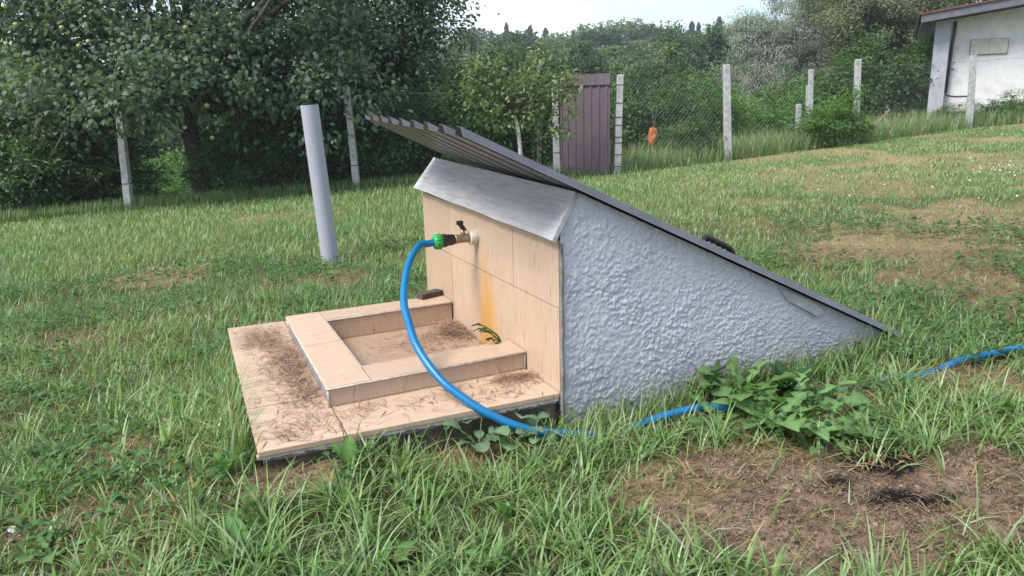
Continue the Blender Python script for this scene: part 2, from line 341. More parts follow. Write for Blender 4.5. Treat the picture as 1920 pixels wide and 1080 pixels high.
g = noise(t, 60, 5, .7); c = mixc(t, 1.0, a.outputs['Color'], ramp(t, g, [(.3, (.55, .55, .55)), (.7, (1.4, 1.4, 1.4))]), 'MULTIPLY')
t.links.new(c, b.inputs['Base Color']); b.inputs['Roughness'].default_value = .95; b.inputs['Specular IOR Level'].default_value = .1
bump(t, b, noise(t, 120, 6, .75), .9, .012)
gnd = nobj('ground', np.stack([X, Y, Z], -1).reshape(-1, 3), Q, m, colors=C.reshape(-1, 3), smooth=True); tag(gnd, kind='structure')
def gz(x, y):                                       # height including the near bumps
    x = np.asarray(x, float); y = np.asarray(y, float)
    n = 1-sstep(4, 14, np.hypot(x, y)); s = soil_m(x, y)
    return terrain(x, y) + n*((fbm(x*2.2, y*2.2, 5, 3)-.5)*.035 + s*((fbm(x*16, y*16, 6, 4)-.5)*.05) + (fbm(x*11, y*11, 8, 3)-.5)*.018)
# ------------------------------------------------------------------ spring house
house = empty('spring_house', (HO[0], HO[1], SLAB), TH, 'low wedge-shaped spring house with lavender plaster side, peach tiled front and metal lid', 'spring house')
k = K
RZ0, RS = 1.036, -.4728                            # roof line at the near side
def roof_z(v): return RZ0 + RS*(v+.393)
# near plaster wall: displaced sheet with returns
def wall_sheet(y, outward, nv, nz, disp):
    vv = np.concatenate([np.linspace(0, .08, max(2, nv//20)), np.linspace(.08, 1.955, nv)[1:]])
    top = np.where(vv < .083, np.minimum(.622+(vv+.035)/.12*.173-.003, roof_z(vv)-.012), roof_z(vv)-.012); tt = np.linspace(0, 1, nz)
    Vg, Tg = np.meshgrid(vv, tt); bot = -.36+0*Vg; Zg = bot+(top[None, :]-bot)*Tg
    d = (fbm(Vg*62, Zg*62, 50, 3)-.5)*.017 + (fbm(Vg*20+7, Zg*26, 51, 3)-.5)*.007
    rid = 1-np.abs(fbm(Vg*38, Zg*48+3, 52, 3)-.5)*5; d += .006*np.clip(rid, 0, 1)
    sp1 = fbm(Vg*62, Zg*74, 61, 3); sp2 = fbm(Vg*110+3, Zg*120, 62, 2); d = d*.4+.0055*sstep(.5, .545, sp1)+.0042*sstep(.52, .57, sp2)
    d = d*(.55+.6*sstep(.3, .65, fbm(Vg*7+2, Zg*7, 57, 3)))
    Yg = y+outward*d*disp
    P = np.stack([Vg*k, Yg*k, Zg*k], -1).reshape(-1, 3); n = len(vv); I = np.arange(len(P)).reshape(nz, n)
    f = np.stack([I[:-1, :-1], I[:-1, 1:], I[1:, 1:], I[1:, :-1]], -1).reshape(-1, 4)
    return P, f[:, ::-1] if outward > 0 else f
P, f = wall_sheet(0, -1, 520, 220, .52)
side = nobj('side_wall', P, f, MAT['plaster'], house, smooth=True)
prof = [(0.02, -.36), (0.02, .685), (.09, .775), (1.94, roof_z(1.94)-.03), (1.94, -.36)]
def prism(pr, y0, y1):
    n = len(pr); V = [(a*k, y0*k, c*k) for a, c in pr]+[(a*k, y1*k, c*k) for a, c in pr]
    return V, [tuple(range(n)), tuple(range(2*n-1, n-1, -1))]+[(i, i+n, (i+1) % n+n, (i+1) % n) for i in range(n)]
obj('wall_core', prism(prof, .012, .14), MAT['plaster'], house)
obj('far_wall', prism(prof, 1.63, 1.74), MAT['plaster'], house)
fwall = obj('front_wall', box(.0115*k, .13*k, .141*k, 1.629*k, -.3*k, .60*k), MAT['grout'], house)
# wall tiles: columns split at u .442 and 1.272, rows at z .345
for (u0, u1) in ((.006, .440), (.4435, 1.2705), (1.274, 1.742)):
    for (z0, z1) in ((-.05, .349), (.3525, .632)):
        e = random.uniform(-.001, .001)
        zz = z1 if z1 < .6 else None
        q = [(u0, z0), (u1, z0), (u1, z1 if zz else .622+.012*u1), (u0, z1 if zz else .622+.012*u0)]
        V = [(-.003+e, a*k, c*k) for a, c in q]+[(.0085, a*k, c*k) for a, c in q]
        o = obj('tile', (V, [(3, 2, 1, 0), (4, 5, 6, 7), (0, 1, 5, 4), (1, 2, 6, 5), (2, 3, 7, 6), (3, 0, 4, 7)]), MAT['tile_wall'], fwall)
# mortar bead at the corner of tile and plaster
obj('corner_bead', tube(catmull([(.002, (-.004+.003*math.sin(i*2.1))*k, z*k) for i, z in enumerate(np.linspace(-.3, .61, 14))], 3), .0065, 6), MAT['grout'], house, True)
# sloped whitewashed board
bd = []
nb = 14
for i in range(nb):
    u = -.03+(1.77+.03)*i/(nb-1); wv = .0012*math.sin(i*1.3)+.0008*math.sin(i*2.9); rise = .024*u
    a = np.array([-.035+wv, u, .622+rise+wv]); c2 = np.array([.085, u if i else .0, .795+rise+wv*.5])
    if i == nb-1: c2[1] = 1.72
    n = np.array([-.85, 0, .52])*.018
    bd.append([a, c2, c2+n, a+n])
V = []; Fc = []
for q in bd: V += [tuple(x*k) for x in q]
for i in range(nb-1):
    for j in range(4): Fc.append((i*4+j, i*4+(j+1) % 4, i*4+4+(j+1) % 4, i*4+4+j))
Fc += [(3, 2, 1, 0), tuple((nb-1)*4+j for j in range(4))]
obj('capping_board', (V, Fc), MAT['board'], house)
# ribbed metal lid
pitch = .2135; prof = [(-.052, -.004)]
for i in range(8):
    a = i*pitch
    prof += [(a-.044, 0), (a-.022, .028), (a+.026, .028), (a+.048, 0)]
prof += [(8*pitch-.05, 0), (8*pitch-.03, .022)]
V = []; rows = 24
for r in range(rows+1):
    s_ = r/rows
    for (a, z) in prof:
        w_ = a/1.7
        vf = -.393+.066*w_; zf = RZ0+.044*w_; ve = 1.955+.05*w_; ze = roof_z(1.955)+.02*w_
        sag = -.006*math.sin(math.pi*s_)*math.sin(math.pi*np.clip(w_, 0, 1))
        V.append((k*(vf+(ve-vf)*s_), k*(a-.0), k*(zf+(ze-zf)*s_+z+sag)))
n = len(prof)
Fc = [(r*n+i, r*n+i+1, (r+1)*n+i+1, (r+1)*n+i) for r in range(rows) for i in range(n-1)]
lid = obj('roof_sheet', (V, Fc), MAT['roof'], house)
sm_ = lid.modifiers.new('s', 'SOLIDIFY'); sm_.thickness = .0015; sm_.offset = 1
# timber batten under the lid on the near wall and its plaster patch
obj('batten', hexa([(.13*k, .02*k, k*(roof_z(.13)-.03)), (1.9*k, .02*k, k*(roof_z(1.9)-.03)), (1.9*k, .08*k, k*(roof_z(1.9)-.03)), (.13*k, .08*k, k*(roof_z(.13)-.03))],
    [(.13*k, .02*k, k*(roof_z(.13)-.003)), (1.9*k, .02*k, k*(roof_z(1.9)-.003)), (1.9*k, .08*k, k*(roof_z(1.9)-.003)), (.13*k, .08*k, k*(roof_z(.13)-.003))]), MAT['wood'], house)
q = []
for v_, dz in ((1.10, -.03), (1.16, -.07), (1.26, -.075), (1.34, -.085), (1.40, -.045), (1.33, -.022), (1.2, -.018)): q.append((v_, roof_z(v_)+dz))
V = [(a*k, -.019*k, c*k) for a, c in q]+[(a*k, .005*k, c*k) for a, c in q]; n = len(q)
patch = obj('plaster_patch', (V, [tuple(range(n)), tuple(range(2*n-1, n-1, -1))]+[(i, i+n, (i+1) % n+n, (i+1) % n) for i in range(n)]), MAT['bare_plaster'], house, bevel=.003)
# rope handle on the lid
hp = catmull([(k*v_, .06*k, k*(roof_z(v_)+.028+d)) for v_, d in ((.725, -.01), (.73, .018), (.75, .028), (.81, .028), (.87, .026), (.888, .012), (.892, -.01))], 6)
V1 = []
strands = []
for ph in (0, 2.09, 4.19):
    pts = []
    for i, q_ in enumerate(hp): pts.append(np.array(q_)+np.array([.0, 0.006*math.cos(i*.75+ph), .006*math.sin(i*.75+ph)]))
    strands.append(tube(pts, .006, 6))
obj('handle', merge(*strands), MAT['rope'], house, True)
# ------------------------------------------------------------------ tiled platform with trough kerb
plat = empty('tiled_platform', (HO[0], HO[1], SLAB), TH, 'peach tiled slab with raised trough kerb in front of the spring house', 'platform')
KH = .085
base = obj('base', merge(box(-1.155*k, -.012*k, .018*k, 1.63*k, -.32*k, -.052*k)), MAT['foundation'], plat, bevel=.008)
def T(name, q, z0, z1, mat, par, bv=.0025):
    return obj(name, slab_quad([(v*k, u*k) for v, u in q], z0*k, z1*k), MAT[mat], par, bevel=bv)
g_ = .0035
floor = obj('slab_bed', merge(box(-1.155*k, -.72*k, .018*k, 1.63*k, -.0515*k, -.0225*k), box(-.7195*k, -.012*k, .018*k, .46*k, -.0515*k, -.0225*k), box(-.7195*k, -.012*k, 1.29*k, 1.63*k, -.0515*k, -.0225*k)), MAT['grout'], plat)
T('tile', [(-1.172, 0), (-.868, 0), (-.868, .42-g_), (-1.172, .42-g_)], -.022, 0, 'tile_flat', floor)
T('tile', [(-1.172, .42+g_), (-.868, .42+g_), (-.868, 1.25-g_), (-1.168, 1.25-g_)], -.022, .001, 'tile_flat', floor)
T('tile', [(-1.168, 1.25+g_), (-.868, 1.25+g_), (-.868, 1.655), (-1.163, 1.655)], -.022, 0, 'tile_flat', floor)
T('tile', [(-.864, 0), (-.034, 0), (-.034, .42), (-.864, .42)], -.022, .0005, 'tile_flat', floor)
T('tile', [(-.864, 1.292), (-.012, 1.292), (-.012, 1.655), (-.864, 1.655)], -.022, 0, 'tile_flat', floor)
T('tile', [(-.032, 0.0), (-.008, 0.0), (-.008, .42), (-.032, .42)], -.022, .0, 'tile_flat', floor)
T('tile', [(-.715, .462), (-.012, .462), (-.012, 1.288), (-.715, 1.288)], -.051, -.032, 'tile_dirty', floor)
kerb = empty('trough_kerb', (0, 0, 0)); kerb.parent = plat
A, B = (-.880, .278), (-.882, 1.425); Cn, Dn = (-.010, .318), (-.010, 1.452)            # outer (v,u): front-near, front-far, wall-near, wall-far
ai, bi = (-.702, .470), (-.705, 1.258); ci, di = (-.010, .498), (-.010, 1.282)          # inner
def ins(q, d):                                        # shrink towards the centre
    c_ = np.mean(np.array(q), 0); return [tuple(c_+(np.array(x)-c_)*(1-d/np.linalg.norm(np.array(x)-c_))) for x in q]
kerb_core = obj('core', merge(*[slab_quad([(v*k, u*k) for v, u in ins(q, .035)], .003*k, (KH-.018)*k) for q in
        ([A, (A[0]+.178, A[1]), bi, B], )]), MAT['grout'], kerb)
def strip_box(p, q, thick, z0, z1, name='tile'):      # upright tile from p to q with thickness to the left
    p = np.array(p); q = np.array(q); d = (q-p)/np.linalg.norm(q-p); n_ = np.array([-d[1], d[0]])*thick
    return T(name, [tuple(p), tuple(q), tuple(q+n_), tuple(p+n_)], z0, z1, 'tile_wall2', kerb, .0015)
MAT['tile_wall2'] = tile_mat('kerb_tile', False, False)
zt = KH-.014
# top tiles (front bar two tiles, near bar, far bar)
mid_o = tuple(np.array(A)*.42+np.array(B)*.58); mid_i = (-.7035, .864+.03)
mo = (A[0]*.53+B[0]*.47, A[1]*.47+.53*B[1])
mo = (-.881, .86); mi = (-.7035, .87)
ni = (-.7, .300)                                       # where the near bar's top tile starts on its outer edge
fi = (-.704, 1.432)
T('tile', [A, (ni[0]-.003, ni[1]-.013), (mi[0]-.003, mi[1]-.002), (mo[0], mo[1]-.002)], zt, KH, 'tile_flat', kerb)
T('tile', [(mo[0], mo[1]+.002), (mi[0]-.003, mi[1]+.002), (fi[0]-.003, fi[1]), B], zt, KH+.001, 'tile_flat', kerb)
T('tile', [(ni[0], ni[1]-.013), Cn, ci, (ni[0], ai[1])], zt, KH-.001, 'tile_flat', kerb)
T('tile', [(fi[0], bi[1]), di, Dn, (fi[0], fi[1])], zt, KH, 'tile_flat', kerb)
# upright faces
strip_box((A[0]+.006, A[1]+.006), (Cn[0], Cn[1]+.006), .016, .002, zt-.001)
strip_box((mo[0]+.006, mo[1]-.002), (A[0]+.006, A[1]+.024), .016, .002, zt-.001)
strip_box((B[0]+.006, B[1]-.006), (mo[0]+.006, mo[1]+.002), .016, .002, zt-.001)
strip_box((Dn[0], Dn[1]-.006), (B[0]+.024, B[1]-.006), .016, .002, zt-.001)
strip_box((ci[0], ci[1]-.004), (ai[0]+.012, ai[1]-.004), .016, -.031, zt-.001)
strip_box((bi[0]+.012, bi[1]+.004), (di[0], di[1]+.004), .016, -.031, zt-.001)
strip_box((ai[0]-.004, ai[1]+.012), (bi[0]-.004, bi[1]-.012), .016, -.031, zt-.001)
# grey edge trim
def trim(p, q, name='edge_trim'): return obj(name, tube([np.array(p)*k, (np.array(p)+np.array(q))/2*k, np.array(q)*k], .0034, 6), MAT['edge'], kerb, True)
trim((A[0], A[1], KH-.008), (Cn[0], Cn[1], KH-.009)); trim((A[0], A[1], KH-.008), (B[0], B[1], KH-.008)); trim((A[0]+.004, A[1]+.004, .0), (A[0]+.004, A[1]+.004, KH-.008))
trim((ai[0], bi[1], KH-.008), (di[0], di[1], KH-.008)); trim((ai[0], ai[1]+.001, KH-.007), (ci[0], ci[1]+.001, KH-.008)); trim((ai[0]+.001, ai[1], KH-.007), (bi[0]+.001, bi[1], KH-.007)); trim((Cn[0]-.004, Cn[1]+.002, .0), (Cn[0]-.004, Cn[1]+.002, KH-.01))
# broken pale mortar along the near slab edge
cr_ = []
for i in range(60):
    v_ = -1.165+1.14*i/59; r_ = random.uniform(.5, 1.2)
    cr_.append(box(k*(v_-.012), k*(v_+.012), (.006-.004*r_)*k, .03*k, -(.026+.010*r_)*k, -.0215*k))
obj('mortar_edge', merge(*cr_), MAT['edge'], plat)
# dark wooden block on the far kerb
wb = empty('wood_block', S(1.44, -.085, KH), TH+.35, 'small dark weathered wood block lying on the far trough kerb', 'wood block')
obj('block_body', box(-.055, .055, -.022, .022, 0, .024), MAT['wood'], wb, bevel=.003)
# ------------------------------------------------------------------ tap and hose
tap = empty('water_tap', S(.879, 0, .505), TH, 'small brass tap with black lever on the tiled front wall', 'tap')
def xtube(segs, n=20):                                  # list of (x, r) along -x
    return tube([(-x*k, 0, 0) for x, r in segs], [r*k for x, r in segs], n)
obj('collar', xtube([(.003, .030), (.005, .036), (.040, .036), (.043, .031)]), MAT['zinc'], tap, True, .001)
obj('body', xtube([(.04, .017), (.05, .0215), (.052, .021), (.105, .021), (.107, .0235), (.118, .0235), (.12, .02)]), MAT['brass'], tap, True)
obj('valve_stem', tube([(-.075*k, 0, .015*k), (-.075*k, 0, .045*k)], [.014*k, .009*k], 10), MAT['brass'], tap, True)
obj('lever', merge(hexa([(-.08*k, -.012*k, .042*k), (-.055*k, -.012*k, .038*k), (-.055*k, .012*k, .038*k), (-.08*k, .012*k, .042*k)],
    [(-.1*k, -.012*k, .075*k), (-.07*k, -.012*k, .066*k), (-.07*k, .012*k, .066*k), (-.1*k, .012*k, .075*k)]), box(-.104*k, -.074*k, -.012*k, .012*k, .068*k, .088*k)), MAT['black'], tap, bevel=.002)
hb = S(.879, -.25, .5)
hose = empty('garden_hose', S(.879, -.12, .5), 0, 'thick blue garden hose curving from the tap down into the grass', 'hose')
hloc = S(.879, -.12, .5)
hpx = [(785, 462, .0), (765, 500), (757, 560), (765, 600), (782, 650), (820, 705), (860, 740), (920, 778), (1000, 808)]
a_ = S(.88, -.25, .497); b_ = S(-.13, .02, -.135); 
def ray_u(px, u):
    d = pdir(*px); t = ((S(u, 0, 0)-CAM)@Uu)/(d@Uu); return CAM+t*d
m_ = ray_u((782, 650), .28); nn = np.cross(b_-a_, m_-a_)
pts = [S(.879, -.225, .501), S(.878, -.25, .497)]
for q_ in hpx:
    d = pdir(q_[0], q_[1]); pts.append(CAM + d*(((a_-CAM)@nn)/(d@nn)))
for px in [(1090, 819), (1150, 812), (1220, 796), (1270, 786), (1325, 775), (1440, 754), (1500, 744), (1555, 733), (1610, 725), (1660, 716), (1740, 702), (1800, 688), (1860, 677), (1920, 663), (1990, 648), (2100, 628)]:
    q_ = G0(*px); pts.append(np.array([q_[0], q_[1], float(gz(q_[0], q_[1]))+{1150: .0, 1220: .02, 1270: .028, 1325: .026, 1440: -.02, 1500: -.012, 1555: .004, 1610: -.012, 1660: .004, 1740: -.004, 1800: .016, 1860: .03, 1920: .03, 1990: .03}.get(px[0], .012)]))
HR = .0128
sp = catmull([p-hloc for p in pts], 10)
obj('tube', tube(sp, HR, 14), MAT['hose'], hose, True)
cx = [S(.879, -v_, .505-.02*max(0, v_-.1))-hloc for v_ in (.112, .125, .13, .16, .165, .185, .19)]
obj('connector', tube(cx, [x*k for x in (.021, .024, .027, .029, .033, .033, .03)], 16), MAT['black'], hose, True)
gx_ = [S(.879, -v_, .503-.02*max(0, v_-.1))-hloc for v_ in (.186, .19, .22, .226)]
nut = obj('coupling_nut', tube(gx_, [x*k for x in (.032, .036, .034, .028)], 18), MAT['green_plastic'], hose, True)
ribs = []
for i in range(14):
    a = 2*math.pi*i/14; off = .0355*k*np.array([-math.sin(TH)*0-Uu[0]*math.cos(a), Uu[1]*-math.cos(a), math.sin(a)])
    ribs.append(tube([gx_[1]+off, gx_[2]+off*.96], .0022, 5))
obj('grip_rib', merge(*ribs), MAT['green_plastic'], nut, True)
# ------------------------------------------------------------------ grey pipe
pb = G0(620, 492); ptop = R(580, 197, pb[1]-.02)
pipe = empty('vent_pipe', (pb[0], pb[1], float(gz(pb[0], pb[1]))), 0, 'leaning grey plastic pipe standing upright in the lawn', 'pipe')
ax = ptop-pb; L_ = np.linalg.norm(ax); ax = ax/L_; r_ = .0615
s_, t_ = frame_at(ax)
rings = [(-.15, r_), (L_, r_), (L_, r_-.004), (L_-.5, r_-.004)]
V = []; Fc = []; n = 32
for (h_, rr_) in rings:
    for i in range(n): a = 2*math.pi*i/n; V.append(ax*h_+rr_*(math.cos(a)*s_+math.sin(a)*t_))
for j in range(3):
    for i in range(n): Fc.append((j*n+i, j*n+(i+1) % n, (j+1)*n+(i+1) % n, (j+1)*n+i))
Fc.append(tuple(3*n+i for i in range(n)))
obj('pipe_wall', (V, Fc), MAT['pvc'], pipe, True).modifiers.new('e', 'EDGE_SPLIT')
# ------------------------------------------------------------------ fence: posts, mesh, gate
def post(name, base, top, wd, label, group='concrete fence posts', mat='concrete', ties=(), cat='post'):
    base = np.asarray(base, float); top = np.asarray(top, float)
    e = empty(name, base, 0, label, cat, group); ax = top-base; h_ = wd/2
    sec = [(-h_, -h_), (h_, -h_), (h_, h_), (-h_, h_)]; V = []; Fc = []; lv = 7
    for i in range(lv+1):
        s = -.12+1.12*i/lv; tp = 1-.12*max(s, 0); j = random.uniform(-.004, .004)
        for (a, b_) in sec: V.append((ax[0]*s+a*tp+j, ax[1]*s+b_*tp, ax[2]*s))
    for i in range(lv):
        for q in range(4): Fc.append((i*4+q, i*4+(q+1) % 4, i*4+4+(q+1) % 4, i*4+4+q))
    Fc += [(3, 2, 1, 0), tuple(lv*4+q for q in range(4))]
    obj('shaft', (V, Fc), MAT[mat], e, bevel=wd*.1)
    for s in ties:
        c_ = ax*s; w2 = h_*(1-.12*s)+.004; 
        obj('wire_tie', box(c_[0]-w2, c_[0]+w2, c_[1]-w2, c_[1]+w2, c_[2]-.006, c_[2]+.006), MAT['tie'], e)
    return e
def gp(px, py, dy=0):
    q = G0(px, py); return np.array([q[0], q[1]+dy, float(terrain(q[0], q[1]+dy))])
PB = [gp(*q) for q in FENCE_PX]
tops_px = [(-380, 300), (222, 190), (650, 163), (1040, 150), (1163, 140), (1362, 121), (1609, 111), (1826, 103)]
PT = [R(tops_px[i][0], tops_px[i][1], PB[i][1]) for i in range(8)]
plab = [None, 'pale concrete fence post rising into the apple foliage at the left', 'leaning concrete fence post just right of the grey pipe', 'concrete gate post left of the brown gate, overgrown by leaves',
        'concrete gate post right of the brown gate, ringed by wire ties', 'upright concrete fence post in front of the silvery willow', 'concrete fence post beside the round bright green bush',
        'concrete fence post in front of the white building']
for i in range(1, 8):
    post('fence_post', PB[i], PT[i], .105 if i != 5 else .115, plab[i], ties=(.08, .2, .32, .38, .5, .58, .72, .9) if i == 4 else ((.25, .7) if i < 4 else ()))
for (bx, by, tx, ty, w_, dy, lab) in ((1519, 250, 1521, 130, .11, 4.0, 'farther concrete post behind the fence, the taller of the two'), (1496, 252, 1498, 195, .12, 4.2, 'short stub of a concrete post behind the fence'), (1512, 250, 1513, 160, .04, 4.4, 'thin grey stake next to the farther concrete post')):
    q = G0(bx, 275); b_ = np.array([R(bx, by, q[1]+dy)[0], q[1]+dy, 0]); b_[2] = float(terrain(b_[0], b_[1])); tp = R(tx, ty, b_[1])
    post('far_post', b_, tp, w_, lab, 'posts behind the fence')
qb = gp(1612, 268); post('leaning_stake', qb, R(1668, 205, qb[1]+.25), .035, 'thin brown stake leaning against the fence by the building', None, 'stake', cat='stake')
def chainlink(i, j, label, h=1.42, dy=.07, cell=.085, rad=.0007, top_wire=True):
    a, b_ = PB[i].copy(), PB[j].copy(); a[1] += dy; b_[1] += dy
    ha = (PT[i]-PB[i])*.92; hb_ = (PT[j]-PB[j])*.92
    L = np.linalg.norm(b_-a); H = 1.4
    e = empty('wire_fence', (a+b_)/2, 0, label, 'wire fence', 'chain-link fence bays'); c0 = (a+b_)/2
    def P(s, t_): s_ = s/L; q = a+(b_-a)*s_+(ha*(1-s_)+hb_*s_)*(t_/H); return q-c0
    parts = []
    for sg in (1, -1):
        x0 = -H
        while x0 < L+H:
            s0, t0, s1, t1 = (x0, 0, x0+H, H) if sg > 0 else (x0, H, x0+H, 0)
            if s0 < 0: t0 += -s0*sg; s0 = 0
            if s1 > L: t1 -= (s1-L)*sg; s1 = L
            if s1-s0 > .01 and s0 < L and s1 > 0: parts.append(tube([P(s0, t0), P(s1, t1)], rad, 3, False))
            x0 += cell
    mo_ = obj('mesh', merge(*parts), MAT['wire'], e); mo_['kind'] = 'stuff'
    for t_ in (H,) if top_wire else (): obj('line_wire', tube([P(0, t_), P(L/2, t_-.01), P(L, t_)], .002, 4), MAT['wire'], e)
for i, lab in ((1, 'wire mesh fence bay under the apple tree'), (2, 'wire mesh fence bay behind the tilted lid'), (4, 'wire mesh fence bay right of the brown gate'), (5, 'wire mesh fence bay in front of the willow'), (6, 'wire mesh fence bay in front of the building corner')):
    chainlink(i, i+1, lab)
PB.append(PB[7]+np.array([3.2, .7, .14])); PT.append(PT[7]+np.array([3.25, .7, .16])); chainlink(7, 8, 'wire mesh fence bay across the white building wall at the right edge')
# gate
ga, gb = gp(1056, 330), gp(1143, 328); gt = R(1098, 144, ga[1]); GW = np.linalg.norm(gb-ga); GH = gt[2]-ga[2]
gate = empty('metal_gate', ga, math.atan2(gb[1]-ga[1], gb[0]-ga[0]), 'dull purple-brown ribbed sheet metal gate between concrete posts', 'gate')
npan = 6; pw = GW/npan
for i in range(npan):
    x0 = i*pw; pr = [(0, 0), (.38, 0), (.45, -.014), (.72, -.014), (.79, 0), (1.0, 0)]
    V = [(x0+a*pw, y, .04) for a, y in pr]+[(x0+a*pw, y, GH) for a, y in pr]+[(x0+a*pw, y+.012, .04) for a, y in pr]+[(x0+a*pw, y+.012, GH) for a, y in pr]
    n = len(pr); Fc = [(j, j+1, n+j+1, n+j) for j in range(n-1)]+[(2*n+j+1, 2*n+j, 3*n+j, 3*n+j+1) for j in range(n-1)]+[(n+j, n+j+1, 3*n+j+1, 3*n+j) for j in range(n-1)]
    obj('sheet_panel', (V, Fc), MAT['gate'], gate)
obj('top_rail', box(-.01, GW+.01, -.03, -.0155, GH-.13, GH+.03), MAT['gate'], gate); obj('hinge_stile', box(-.035, -.005, -.01, .03, .02, GH), MAT['gate'], gate)
sb = gp(1151, 326, .25); post('wooden_stake', sb, R(1154, 205, sb[1]), .05, 'pale wooden stake in the gap right of the gate', None, 'stake', cat='stake')
# vine-covered post
vb = gp(1013, 330, .5); vt = R(1013, 112, vb[1])
post('overgrown_post', vb, vt, .08, 'pole left of the gate wrapped in pale green vine', None, 'concrete')
# orange rag
rb = gp(1223, 300, .12); rp = R(1224, 256, rb[1]-.25)
V = []; Fc = []; n = 10; lv = 9
for i in range(lv):
    s = i/(lv-1); rr_ = .02+.075*math.sin(math.pi*min(1, s*.9+.08))**.7
    for j in range(n):
        a = 2*math.pi*j/n; q = rr_*(1+.35*math.sin(3*a+i*1.1)*random.uniform(.5, 1)); V.append((q*math.cos(a)*.9, q*math.sin(a)*.5, .16-.34*s))
for i in range(lv-1):
    for j in range(n): Fc.append((i*n+j, i*n+(j+1) % n, (i+1)*n+(j+1) % n, (i+1)*n+j))
Fc += [tuple(range(n-1, -1, -1)), tuple((lv-1)*n+j for j in range(n))]
rag = empty('hanging_rag', rp, 0, 'crumpled orange rag hanging on the fence right of the gate', 'rag')
obj('cloth', (V, Fc), MAT['rag'], rag, True)
obj('string', tube([(0, 0, .15), (.005, .01, .35), (-.06, .05, .62)], .004, 5), MAT['wire'], rag); obj('string', tube([(.02, 0, .15), (.05, .01, .35), (.07, .05, .55)], .004, 5), MAT['wire'], rag)
# ------------------------------------------------------------------ white building
bb = R(1741, 234, 18.0); bz = float(terrain(bb[0], bb[1])); AZ = math.radians(-27)
bld = empty('white_building', (bb[0], bb[1], bz), AZ, 'white rendered building with grey corner pier at the right', 'building')
sc_ = 18.0/F
Hl = bz; top_l = R(1741, 40, 18.0)[2]-bz; 
sl_ = .13
def roofh(x): return top_l+sl_*x
x1 = 7.0; x0 = .12
V, Fc = hexa([(x0, .25, -.6), (x1, .25, -.6), (x1, 7, -.6), (x0, 7, -.6)], [(x0, .25, roofh(x0)), (x1, .25, roofh(x1)), (x1, 7, roofh(x1)), (x0, 7, roofh(x0))])
obj('wall', (V, Fc), MAT['render'], bld)
obj('corner_pier', hexa([(-.06, -.02, -.6), (.25, -.02, -.6), (.25, .247, -.6), (-.06, .247, -.6)], [(-.06, -.02, roofh(-.06)), (.25, -.02, roofh(.25)), (.25, .247, roofh(.25)), (-.06, .247, roofh(-.06))]), MAT['pilaster'], bld, bevel=.01)
rf = obj('roof', hexa([(-.35, -.45, roofh(-.35)+.02), (x1+.3, -.45, roofh(x1+.3)+.02), (x1+.3, 7.4, roofh(x1+.3)+.02), (-.35, 7.4, roofh(-.35)+.02)],
    [(-.35, -.45, roofh(-.35)+.16), (x1+.3, -.45, roofh(x1+.3)+.16), (x1+.3, 7.4, roofh(x1+.3)+.16), (-.35, 7.4, roofh(-.35)+.16)]), MAT['fascia'], bld)
obj('roof_sheet', hexa([(-.42, -.53, roofh(-.42)+.175), (x1+.3, -.53, roofh(x1+.3)+.175), (x1+.3, 7.4, roofh(x1+.3)+.175), (-.42, 7.4, roofh(-.42)+.175)], [(-.42, -.53, roofh(-.42)+.21), (x1+.3, -.53, roofh(x1+.3)+.21), (x1+.3, 7.4, roofh(x1+.3)+.21), (-.42, 7.4, roofh(-.42)+.21)]), MAT['rooftop'], rf)
obj('fascia', hexa([(-.38, -.49, roofh(-.38)), (x1+.3, -.49, roofh(x1+.3)), (x1+.3, -.453, roofh(x1+.3)), (-.38, -.453, roofh(-.38))],
    [(-.38, -.49, roofh(-.38)+.17), (x1+.3, -.49, roofh(x1+.3)+.17), (x1+.3, -.453, roofh(x1+.3)+.17), (-.38, -.453, roofh(-.38)+.17)]), MAT['fascia'], rf)
obj('downpipe', tube([(.33, .13, top_l-.02), (.33, .12, top_l-.25), (.31, .12, top_l-.5), (.285, .12, .7)], .035, 8), MAT['black'], bld, True)
obj('drain_hose', tube(catmull([(.285, .12, .72), (.31, .1, .64), (.5, .1, .6), (.75, .12, .6), (.86, .12, .57), (.87, .12, .3), (.84, .12, .1)], 5), .02, 7), MAT['black'], bld, True)
wz = (R(1800, 90, 18)[2]-bz); wn = obj('window', box(.68, 1.42, .215, .249, wz-.17, wz+.17), MAT['grout'], bld)
for i in range(2): obj('pane', box(.69+.362*i, 1.049+.362*i, .20, .2145, wz-.16, wz+.16), MAT['glassblock'], wn, bevel=.004)

# ================================================================== vegetation
def leaves(pos, dirs, nrm, length, width, fold=.25, shape=4):
    """one folded leaf per row; returns V,T and verts per leaf"""
    n = len(pos); d = dirs/np.linalg.norm(dirs, axis=1, keepdims=True)
    s = np.cross(d, nrm); s /= np.linalg.norm(s, axis=1, keepdims=True)+1e-9; u = np.cross(s, d)
    length = np.broadcast_to(length, n)[:, None]; width = np.broadcast_to(width, n)[:, None]
    if shape == 4:
        V = np.stack([pos, pos+d*length*.5+s*width*.5+u*width*fold, pos+d*length-u*length*.08, pos+d*length*.5-s*width*.5+u*width*fold], 1)
        T0 = np.array([[0, 1, 2], [0, 2, 3]])
    else:
        V = np.stack([pos, pos+d*length*.28+s*width*.42+u*width*fold, pos+d*length*.66+s*width*.4+u*width*fold*.8, pos+d*length-u*length*.12,
                      pos+d*length*.66-s*width*.4+u*width*fold*.8, pos+d*length*.28-s*width*.42+u*width*fold], 1)
        T0 = np.array([[0, 1, 5], [1, 2, 5], [2, 4, 5], [2, 3, 4]])
    m_ = V.shape[1]; T = (T0[None]+np.arange(n)[:, None, None]*m_).reshape(-1, 3)
    return V.reshape(-1, 3), T, m_
def unit(n, r): 
    v_ = r.normal(size=(n, 3)); return v_/np.linalg.norm(v_, axis=1, keepdims=True)
